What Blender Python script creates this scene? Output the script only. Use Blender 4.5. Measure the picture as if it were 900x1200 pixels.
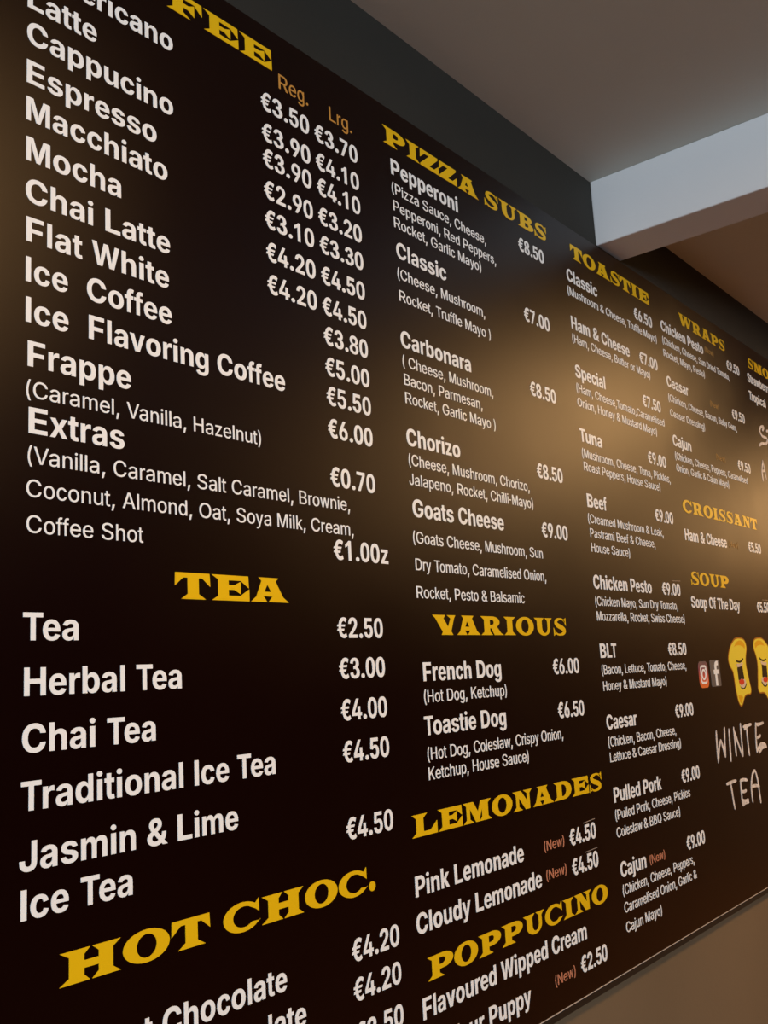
import bpy, math
from math import sin, cos, pi, radians
from mathutils import Matrix, Vector
from mathutils.geometry import tessellate_polygon, delaunay_2d_cdt

for o in list(bpy.data.objects):
    bpy.data.objects.remove(o, do_unlink=True)
SC = bpy.context.scene
COL = SC.collection

# settings (metres, watts)
WINDOW_E = 345.0
WINDOW_C = (0.76, 0.88, 1.0)
WINDOW_Z, WINDOW_H = 2.1, 1.0
WORLD_E = 0.007
DOWNLIGHTS = ((0.75, -0.28, 17.0), (3.35, -0.32, 37.0), (6.45, -0.48, 70.0))
DL_SIZE = 0.35
DL_SPREAD = 180
PANEL_C, PANEL_R, PANEL_IOR = (0.0050, 0.0008, 0.0005), 0.40, 1.33
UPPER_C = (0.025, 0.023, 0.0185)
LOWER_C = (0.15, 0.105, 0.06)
CEIL_C = (0.58, 0.595, 0.55)
BEAM_C = (0.68, 0.68, 0.68)
CEIL_Z1, CEIL_Z2 = 1.6 + 1.235 * 0.85, 1.6 + 1.211 * 0.85
BEAM_X0, BEAM_X1, BEAM_Z = 2.208 * 0.85, 2.345 * 0.85, 1.6 + 1.06 * 0.85
RAT = {}
DEBUG = False
RIGHT_X = 7.2
RIGHT_C = (0.18, 0.12, 0.06)
GLOSS = 'BECKMANN'

# ------------------------------------------------------------------ camera
cam_data = bpy.data.cameras.new('camera')
cam_data.sensor_fit = 'VERTICAL'
cam_data.sensor_height = 36.0
cam_data.sensor_width = 27.0
cam_data.lens = 34.6584
cam_data.clip_start = 0.05
cam = bpy.data.objects.new('camera', cam_data)
COL.objects.link(cam)
_r = Vector((0.628275, -0.776112, -0.054039))
_u = Vector((-0.097692, -0.147611, 0.984209))
_f = Vector((0.771833, 0.613075, 0.168560))
m = Matrix((_r, _u, -_f)).transposed().to_4x4()
m.translation = Vector((0.0, 0.0, 1.6))
cam.matrix_world = m
SC.camera = cam

# ------------------------------------------------------------------ light
SC.view_settings.view_transform = 'Standard'
SC.view_settings.look = 'None'
SC.view_settings.gamma = 1.0
SC.view_settings.use_curve_mapping = False
SC.view_settings.exposure = 0.0

world = bpy.data.worlds.new('dim_room')
SC.world = world
world.use_nodes = True
bg = world.node_tree.nodes['Background']
bg.inputs[0].default_value = (1.0, 0.88, 0.72, 1)
bg.inputs[1].default_value = WORLD_E


def area_light(name, loc, target, size_x, size_y, energy, color, shape='RECTANGLE', spread=180):
    d = bpy.data.lights.new(name, 'AREA')
    d.shape = shape
    d.size = size_x
    if shape in ('RECTANGLE', 'ELLIPSE'):
        d.size_y = size_y
    d.energy = energy
    d.color = color
    d.spread = radians(spread)
    o = bpy.data.objects.new(name, d)
    COL.objects.link(o)
    o.location = loc
    o.rotation_euler = (Vector(target) - Vector(loc)).to_track_quat('-Z', 'Y').to_euler()
    return o


# daylight from the shop window behind and to the left of the photographer
area_light('window_daylight', (-3.6, -4.2, WINDOW_Z), (1.6, 0.85, 1.85), 3.2, WINDOW_H, WINDOW_E, WINDOW_C)
# three warm ceiling downlights over the counter
for x, y, e in DOWNLIGHTS:
    area_light('downlight', (x, y, 2.60), (x, y, 0.0), DL_SIZE, DL_SIZE, e, (1.0, 0.56, 0.22), 'DISK', DL_SPREAD)

# ------------------------------------------------------------------ measured lettering: (style, words, left x, right x, baseline z, cap height)
TEXT = [
    ('n1', 'Americano', None, 0.7076, 2.3636, 0.02644),
    ('n1', 'Latte', 0.514, 0.599, 2.3199, 0.02644),
    ('n1', 'Cappucino', 0.5137, 0.7061, 2.2781, 0.02644),
    ('n1', 'Espresso', 0.5136, 0.6807, 2.2325, 0.02644),
    ('n1', 'Macchiato', 0.5134, 0.6957, 2.1902, 0.02644),
    ('n1', 'Mocha', 0.5137, 0.63, 2.1453, 0.02644),
    ('n1', 'Chai Latte', 0.5134, 0.6975, 2.0998, 0.02644),
    ('n1', 'Flat White', 0.5144, 0.695, 2.0571, 0.02644),
    ('n1', 'Ice  Coffee', 0.5141, 0.6981, 2.0139, 0.02644),
    ('n1', 'Ice  Flavoring Coffee', 0.5144, 0.8801, 1.9713, 0.02644),
    ('n1', 'Frappe', 0.5169, 0.6405, 1.9257, 0.02644),
    ('d1', '(Caramel, Vanilla, Hazelnut)', 0.5157, 0.8339, 1.894, 0.01725),
    ('n1', 'Extras', 0.5184, 0.6312, 1.8576, 0.02644),
    ('d1', '(Vanilla, Caramel, Salt Caramel, Brownie,', 0.5177, 0.9964, 1.8274, 0.01725),
    ('d1', 'Coconut, Almond, Oat, Soya Milk, Cream,', 0.5165, 1.0015, 1.7941, 0.01725),
    ('d1', 'Coffee Shot', 0.5168, 0.6542, 1.7589, 0.01725),
    ('n1t', 'Tea', 0.514, 0.5742, 1.6558, 0.02644),
    ('n1t', 'Herbal Tea', 0.5156, 0.7025, 1.6039, 0.02644),
    ('n1t', 'Chai Tea', 0.514, 0.6668, 1.5518, 0.02644),
    ('n1t', 'Traditional Ice Tea', 0.5133, 0.8394, 1.5, 0.02644),
    ('n1t', 'Jasmin & Lime', 0.5121, 0.7786, 1.4468, 0.02644),
    ('n1t', 'Ice Tea', 0.5139, 0.6357, 1.4047, 0.02644),
    ('p1', '€3.50', 0.8551, 0.9482, 2.3571, 0.02652),
    ('p1', '€3.90', 0.8551, 0.9482, 2.3121, 0.02652),
    ('p1', '€3.90', 0.8551, 0.9482, 2.2751, 0.02652),
    ('p1', '€2.90', 0.8551, 0.9482, 2.2296, 0.02652),
    ('p1', '€3.10', 0.8551, 0.9482, 2.1884, 0.02652),
    ('p1', '€4.20', 0.8551, 0.9482, 2.143, 0.02652),
    ('p1', '€4.20', 0.8551, 0.9482, 2.0984, 0.02652),
    ('p1', '€3.70', 0.9597, 1.0527, 2.3553, 0.02652),
    ('p1', '€4.10', 0.9597, 1.0527, 2.312, 0.02652),
    ('p1', '€4.10', 0.9597, 1.0527, 2.2736, 0.02652),
    ('p1', '€3.20', 0.9597, 1.0527, 2.2297, 0.02652),
    ('p1', '€3.30', 0.9597, 1.0527, 2.1874, 0.02652),
    ('p1', '€4.50', 0.9597, 1.0527, 2.1421, 0.02652),
    ('p1', '€4.50', 0.9597, 1.0527, 2.0976, 0.02652),
    ('p1', '€3.80', 0.9597, 1.0527, 2.0546, 0.02652),
    ('p1', '€5.00', 0.9597, 1.0527, 2.0109, 0.02652),
    ('p1', '€5.50', 0.9597, 1.0527, 1.9695, 0.02652),
    ('p1', '€6.00', 0.9597, 1.0527, 1.9245, 0.02652),
    ('p1', '€0.70', 0.9597, 1.0527, 1.858, 0.02652),
    ('p1', '€1.00z', 0.9595, 1.0733, 1.76, 0.02652),
    ('p1', '€2.50', 0.9597, 1.0527, 1.6577, 0.02652),
    ('p1', '€3.00', 0.9597, 1.0527, 1.6054, 0.02652),
    ('p1', '€4.00', 0.9597, 1.0527, 1.5527, 0.02652),
    ('p1', '€4.50', 0.9597, 1.0527, 1.5005, 0.02652),
    ('p1', '€4.50', 0.9597, 1.0527, 1.4065, 0.02652),
    ('s', 'Reg.', 0.8907, 0.9488, 2.4026, 0.0221),
    ('s', 'Lrg.', 0.9933, 1.0431, 2.4006, 0.0221),
    ('n2', 'Pepperoni', 1.1343, 1.3155, 2.3721, 0.02644),
    ('d2', '(Pizza Sauce, Cheese,', 1.1333, 1.3978, 2.3414, 0.01725),
    ('d2', 'Pepperoni, Red Peppers,', 1.1347, 1.4261, 2.3121, 0.01725),
    ('d2', 'Rocket, Garlic Mayo)', 1.1339, 1.3754, 2.2842, 0.01725),
    ('p2', '€8.50', 1.5111, 1.6042, 2.3685, 0.02652),
    ('n2', 'Classic', 1.1354, 1.2664, 2.2349, 0.02644),
    ('d2', '(Cheese, Mushroom,', 1.1348, 1.3767, 2.2014, 0.01725),
    ('d2', 'Rocket, Truffle Mayo )', 1.1361, 1.3893, 2.1657, 0.01725),
    ('p2', '€7.00', 1.5111, 1.6042, 2.2323, 0.02652),
    ('n2', 'Carbonara', 1.1331, 1.3206, 2.092, 0.02644),
    ('d2', '( Cheese, Mushroom,', 1.1345, 1.3836, 2.0621, 0.01725),
    ('d2', 'Bacon, Parmesan,', 1.1357, 1.3469, 2.0335, 0.01725),
    ('d2', 'Rocket, Garlic Mayo )', 1.1359, 1.3833, 2.0051, 0.01725),
    ('p2', '€8.50', 1.5111, 1.6042, 2.0913, 0.02652),
    ('n2', 'Chorizo', 1.133, 1.2715, 1.9402, 0.02644),
    ('d2', '(Cheese, Mushroom, Chorizo,', 1.135, 1.4797, 1.9104, 0.01725),
    ('d2', 'Jalapeno, Rocket, Chilli-Mayo)', 1.1337, 1.4879, 1.881, 0.01725),
    ('p2', '€8.50', 1.5111, 1.6042, 1.94, 0.02652),
    ('n2', 'Goats Cheese', 1.1375, 1.3862, 1.8338, 0.02644),
    ('p2', '€9.00', 1.5111, 1.6042, 1.8335, 0.02652),
    ('d2', '(Goats Cheese, Mushroom, Sun', 1.1346, 1.5069, 1.7947, 0.01725),
    ('d2', 'Dry Tomato, Caramelised Onion,', 1.1363, 1.5122, 1.755, 0.01725),
    ('d2', 'Rocket, Pesto & Balsamic', 1.135, 1.4336, 1.7147, 0.01725),
    ('n2', 'French Dog', 1.1394, 1.3449, 1.5964, 0.02644),
    ('d2', '(Hot Dog, Ketchup)', 1.138, 1.3569, 1.5664, 0.01725),
    ('p2', '€6.00', 1.5111, 1.6042, 1.5951, 0.02652),
    ('n2', 'Toastie Dog', 1.1345, 1.349, 1.5211, 0.02644),
    ('p2', '€6.50', 1.5162, 1.6093, 1.5209, 0.02652),
    ('d2', '(Hot Dog, Coleslaw, Crispy Onion,', 1.1379, 1.5264, 1.487, 0.01725),
    ('d2', 'Ketchup, House Sauce)', 1.138, 1.4083, 1.4601, 0.01725),
    ('n2l', 'Pink Lemonade', 1.093, 1.3712, 1.3128, 0.02644),
    ('w', '(New)', 1.4351, 1.5004, 1.3167, 0.01513),
    ('p2', '€4.50', 1.5201, 1.6132, 1.3113, 0.02652),
    ('n2l', 'Cloudy Lemonade', 1.091, 1.4195, 1.2654, 0.02644),
    ('w', '(New)', 1.4352, 1.5004, 1.2722, 0.01513),
    ('p2', '€4.50', 1.5204, 1.6135, 1.2636, 0.02652),
    ('n2l', 'Flavoured Wipped Cream', 1.0947, 1.5502, 1.1591, 0.02644),
    ('w', '(New)', 1.4372, 1.5029, 1.1133, 0.01513),
    ('p2', '€2.50', 1.5235, 1.6165, 1.1101, 0.02652),
    ('n2l', 'Your Puppy', 1.1491, 1.3622, 1.1072, 0.02644),
    ('n3', 'Classic', 1.6944, 1.8246, 2.3635, 0.02644),
    ('d3', '(Mushroom & Cheese, Truffle Mayo)', 1.6928, 2.1164, 2.3343, 0.01725),
    ('p3', '€6.50', 2.0036, 2.0992, 2.3651, 0.02652),
    ('n3', 'Ham & Cheese', 1.6955, 1.9579, 2.2635, 0.02644),
    ('d3', '(Ham, Cheese, Butter or Mayo)', 1.694, 2.0573, 2.2355, 0.01725),
    ('p3', '€7.00', 2.0094, 2.105, 2.2641, 0.02652),
    ('n3', 'Special', 1.6937, 1.8217, 2.1637, 0.02644),
    ('d3', '(Ham, Cheese,Tomato,Caramelised', 1.6927, 2.1103, 2.1338, 0.01725),
    ('d3', 'Onion, Honey & Mustard Mayo)', 1.6914, 2.0624, 2.1049, 0.01725),
    ('p3', '€7.50', 2.0026, 2.0982, 2.1632, 0.02652),
    ('n3', 'Tuna', 1.6885, 1.7807, 2.0339, 0.02644),
    ('d3', '(Mushroom, Cheese, Tuna, Pickles,', 1.6913, 2.111, 2.0031, 0.01725),
    ('d3', 'Roast Peppers, House Sauce)', 1.694, 2.0496, 1.9771, 0.01725),
    ('p3', '€9.00', 2.0007, 2.0963, 2.0348, 0.02652),
    ('n3', 'Beef', 1.6943, 1.7757, 1.9057, 0.02644),
    ('p3', '€9.00', 2.0071, 2.1027, 1.9078, 0.02652),
    ('d3', '(Creamed Mushroom & Leak,', 1.6918, 2.0403, 1.8754, 0.01725),
    ('d3', 'Pastrami Beef & Cheese,', 1.6951, 1.9913, 1.8475, 0.01725),
    ('d3', 'House Sauce)', 1.6947, 1.8615, 1.8194, 0.01725),
    ('n3', 'Chicken Pesto', 1.69, 1.9505, 1.7492, 0.02644),
    ('p3', '€9.00', 2.0052, 2.1008, 1.7482, 0.02652),
    ('d3', '(Chicken Mayo, Sun Dry Tomato,', 1.6907, 2.0779, 1.7175, 0.01725),
    ('d3', 'Mozzarella, Rocket, Swiss Cheese)', 1.6921, 2.1082, 1.6895, 0.01725),
    ('n3', 'BLT', 1.6924, 1.7599, 1.6201, 0.02644),
    ('p3', '€8.50', 2.0041, 2.0997, 1.6201, 0.02652),
    ('d3', '(Bacon, Lettuce, Tomato, Cheese,', 1.6919, 2.0895, 1.5896, 0.01725),
    ('d3', 'Honey & Mustard Mayo)', 1.6923, 1.9784, 1.5597, 0.01725),
    ('n3', 'Caesar', 1.692, 1.8194, 1.4894, 0.02644),
    ('p3', '€9.00', 2.0078, 2.1035, 1.4912, 0.02652),
    ('d3', '(Chicken, Bacon, Cheese,', 1.6924, 2.0007, 1.4584, 0.01725),
    ('d3', 'Lettuce & Caesar Dressing)', 1.6936, 2.0188, 1.4312, 0.01725),
    ('n3', 'Pulled Pork', 1.695, 1.9037, 1.3594, 0.02644),
    ('p3', '€9.00', 2.0063, 2.1019, 1.3596, 0.02652),
    ('d3', '(Pulled Pork, Cheese, Pickles', 1.6939, 2.0409, 1.3292, 0.01725),
    ('d3', 'Coleslaw & BBQ Sauce)', 1.6927, 1.9796, 1.2987, 0.01725),
    ('n3', 'Cajun', 1.6949, 1.8017, 1.2293, 0.02644),
    ('w', '(New)', 1.8191, 1.8881, 1.2318, 0.01513),
    ('p3', '€9.00', 1.9981, 2.0937, 1.2278, 0.02652),
    ('d3', '(Chicken, Cheese, Peppers,', 1.6967, 2.0257, 1.1987, 0.01725),
    ('d3', 'Caramelised Onion, Garlic &', 1.6966, 2.0319, 1.169, 0.01725),
    ('d3', 'Cajun Mayo)', 1.6969, 1.8498, 1.1356, 0.01725),
    ('n4', 'Chicken Pesto', 2.1519, 2.4131, 2.3747, 0.02644),
    ('w4', '(New)', 2.4273, 2.4864, 2.3864, 0.01403),
    ('d4', '(Chicken, Cheese, Sun Dried Tomato,', 2.1522, 2.5899, 2.3429, 0.01725),
    ('d4', 'Rocket, Mayo, Pesto)', 2.1507, 2.4046, 2.3112, 0.01725),
    ('p4', '€9.50', 2.5801, 2.6757, 2.373, 0.02652),
    ('n4', 'Ceasar', 2.1516, 2.2793, 2.2384, 0.02644),
    ('w4', '(New)', 2.421, 2.4802, 2.2417, 0.01403),
    ('d4', '(Chicken, Cheese, Bacon, Baby Gem,', 2.1515, 2.6003, 2.2033, 0.01725),
    ('d4', 'Ceaser Dressing)', 2.1519, 2.364, 2.1668, 0.01725),
    ('p4', '€9.50', 2.578, 2.6736, 2.2367, 0.02652),
    ('n4', 'Cajun', 2.1506, 2.2591, 2.0968, 0.02644),
    ('w4', '(New)', 2.4203, 2.4844, 2.1027, 0.01403),
    ('d4', '(Chicken, Cheese, Peppers, Caramelised', 2.1544, 2.6379, 2.065, 0.01725),
    ('d4', 'Onion, Garlic & Cajun Mayo)', 2.1547, 2.4894, 2.0371, 0.01725),
    ('p4', '€9.50', 2.5767, 2.6723, 2.0971, 0.02652),
    ('n4', 'Ham & Cheese', 2.1626, 2.4254, 1.8777, 0.02644),
    ('w4', '(New)', 2.4401, 2.5049, 1.8825, 0.01403),
    ('p4', '€5.50', 2.5838, 2.6794, 1.8794, 0.02652),
    ('n4', 'Soup Of The Day', 2.1579, 2.4673, 1.7241, 0.02644),
    ('n1', 'Hot Chocolate', None, 0.8459, 1.2613, 0.02644),
    ('n1', 'Chocolate', None, 0.8751, 1.2165, 0.02644),
    ('p1', '€4.20', 0.9597, 1.0527, 1.2624, 0.02652),
    ('p1', '€4.20', 0.9597, 1.0527, 1.2169, 0.02652),
    ('p1', '€3.50', 0.9597, 1.0527, 1.166, 0.02652),
    ('p4', '€5.50', 2.5958, 2.6914, 1.7226, 0.02652),
    ('n4', 'Strawberry', 2.7433, None, 2.3723, 0.02644),
    ('n4', 'Tropical', 2.7393, None, 2.3194, 0.02644),
]
HEADINGS = [
    ('TEA', 0.6958, 0.8723, 1.7006),
    ('VARIOUS', 1.169, 1.5705, 1.6619),
    ('LEMONADES', 1.0928, 1.6533, 1.3885),
    ('POPPUCINO', 1.1098, 1.6377, 1.203),
    ('HOT CHOC.', 0.5533, 1.0103, 1.3384),
    ('PIZZA SUBS', 1.1179, 1.6237, 2.4199),
    ('TOASTIE', 1.7197, 2.0947, 2.4195),
    ('WRAPS', 2.2705, 2.5816, 2.4208),
    ('CROISSANT', 2.1672, 2.6726, 1.9434),
    ('SOUP', 2.1684, 2.4083, 1.7769),
    ('COFFEE', None, 0.8783, 2.4228),
    ('SMOOTHIES', 2.7586, None, 2.4173),
]
WINTER = [[(2.2223, 1.4485), (2.2176, 1.4138), (2.2155, 1.3817)], [(2.2157, 1.3825), (2.2292, 1.4111), (2.2438, 1.4276)], [(2.2446, 1.427), (2.2537, 1.409), (2.2612, 1.3894)], [(2.2745, 1.4525), (2.2669, 1.42), (2.2622, 1.3893)], [(2.3012, 1.4472), (2.2972, 1.4123), (2.293, 1.3769)], [(2.3321, 1.4485), (2.3315, 1.4148), (2.3303, 1.3857)], [(2.3343, 1.4395), (2.3521, 1.4095), (2.3713, 1.3802)], [(2.3788, 1.4543), (2.3754, 1.4166), (2.3736, 1.3809)], [(2.4178, 1.4426), (2.416, 1.4098), (2.4169, 1.3788)], [(2.3957, 1.4459), (2.4259, 1.4471), (2.4512, 1.4486)], [(2.4017, 1.4397), (2.4223, 1.4444)], [(2.485, 1.4491), (2.4759, 1.418), (2.471, 1.3813)], [(2.4841, 1.4464), (2.5122, 1.445), (2.539, 1.4465)], [(2.4905, 1.4435), (2.5118, 1.4439)], [(2.4785, 1.4141), (2.4959, 1.415), (2.5085, 1.4183)], [(2.4713, 1.3822), (2.4977, 1.3957), (2.5213, 1.3972), (2.5418, 1.3892), (2.5122, 1.388), (2.4857, 1.3781)], [(2.4839, 1.389), (2.5131, 1.3907), (2.5394, 1.3889)]]
TEA_CHALK = [[(2.2511, 1.3301), (2.2785, 1.3311), (2.3112, 1.3315)], [(2.2761, 1.3285), (2.2795, 1.3032), (2.2847, 1.2726)], [(2.3387, 1.329), (2.3364, 1.3034), (2.3359, 1.2738)], [(2.3385, 1.3285), (2.3593, 1.3284), (2.382, 1.325)], [(2.3382, 1.304), (2.3531, 1.3019), (2.3693, 1.303)], [(2.3374, 1.2844), (2.3588, 1.2796), (2.3778, 1.2764), (2.3526, 1.2769), (2.3368, 1.2733)], [(2.3381, 1.2805), (2.359, 1.2805), (2.3763, 1.2813)], [(2.4043, 1.2722), (2.4035, 1.2919), (2.4063, 1.3095), (2.4186, 1.3297), (2.4332, 1.34), (2.4435, 1.338), (2.452, 1.3225), (2.4554, 1.3003), (2.4579, 1.2646)], [(2.4097, 1.3069), (2.4354, 1.3065), (2.4599, 1.3019)]]
SCRIPT_CHALK = [[(2.8184, 2.2426), (2.8337, 2.2546), (2.8197, 2.2547), (2.8022, 2.2482), (2.7947, 2.2356), (2.8121, 2.2249), (2.8459, 2.2251), (2.8525, 2.2178), (2.836, 2.2064), (2.7976, 2.2013), (2.7763, 2.1918)], [(2.8536, 2.2464), (2.8706, 2.2502)]]
HERB_CHALK = [[(2.7884, 2.1502), (2.7714, 2.1194), (2.7714, 2.091)], [(2.7884, 2.1502), (2.7955, 2.1246), (2.8004, 2.0997)], [(2.7741, 2.1187), (2.7949, 2.1229)]]
EMBLEM = {'body': [(2.4339, 1.6548), (2.4069, 1.6526), (2.3847, 1.6436), (2.3662, 1.6313), (2.3531, 1.6158), (2.3489, 1.6025), (2.355, 1.5901), (2.37, 1.5775), (2.3738, 1.5595), (2.3756, 1.5394), (2.3794, 1.5237), (2.3855, 1.5068), (2.3926, 1.4991), (2.4002, 1.4965), (2.4108, 1.5011), (2.4202, 1.5096), (2.4316, 1.518), (2.4493, 1.5211), (2.4711, 1.5215), (2.4784, 1.5308), (2.4743, 1.5448), (2.469, 1.5633), (2.4631, 1.5819), (2.4626, 1.6004), (2.4693, 1.6164), (2.478, 1.6303), (2.4755, 1.6431), (2.4629, 1.6517)], 'crown': [(2.4337, 1.6502), (2.4112, 1.6457), (2.395, 1.6356), (2.4086, 1.6377), (2.4319, 1.6387), (2.454, 1.6351), (2.4659, 1.6304), (2.468, 1.6408), (2.4549, 1.6478)], 'chin': [(2.3862, 1.519), (2.3913, 1.5087), (2.3978, 1.5011), (2.4071, 1.5057), (2.4165, 1.5142), (2.4038, 1.5193)], 'brow': [(2.3982, 1.6016), (2.4093, 1.5995), (2.4236, 1.5993), (2.4377, 1.602), (2.4457, 1.6062)], 'teeth': [(2.3978, 1.5943), (2.4174, 1.5944), (2.4384, 1.5981), (2.4366, 1.5905), (2.4217, 1.5875), (2.4018, 1.5866)], 'mouth': [(2.4011, 1.5866), (2.4217, 1.5875), (2.4337, 1.5899), (2.4362, 1.5734), (2.4382, 1.5574), (2.4186, 1.5581), (2.4014, 1.5555), (2.3996, 1.5699)], 'lip': [(2.4014, 1.5555), (2.4186, 1.5581), (2.4382, 1.5574), (2.4479, 1.5526), (2.4466, 1.5446), (2.4347, 1.5371), (2.4221, 1.5349), (2.4103, 1.539), (2.4039, 1.5473)], 'tongue': [(2.401, 1.5542), (2.4163, 1.5573), (2.4328, 1.5553), (2.4352, 1.5485), (2.4252, 1.5443), (2.4121, 1.5443), (2.4039, 1.5473)], 'smile': [(2.4102, 1.5385), (2.4219, 1.5345), (2.4359, 1.5366), (2.4496, 1.5457)]}
FILM = [[(1.571, 1.3413), (1.6136, 1.3431), (1.6131, 1.3092)], [(1.5704, 1.2936), (1.6145, 1.2948), (1.6163, 1.2631)], [(2.0596, 1.7801), (2.1067, 1.7815), (2.1053, 1.7474)], [(2.642, 1.7554), (2.6864, 1.7556)]]
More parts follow.
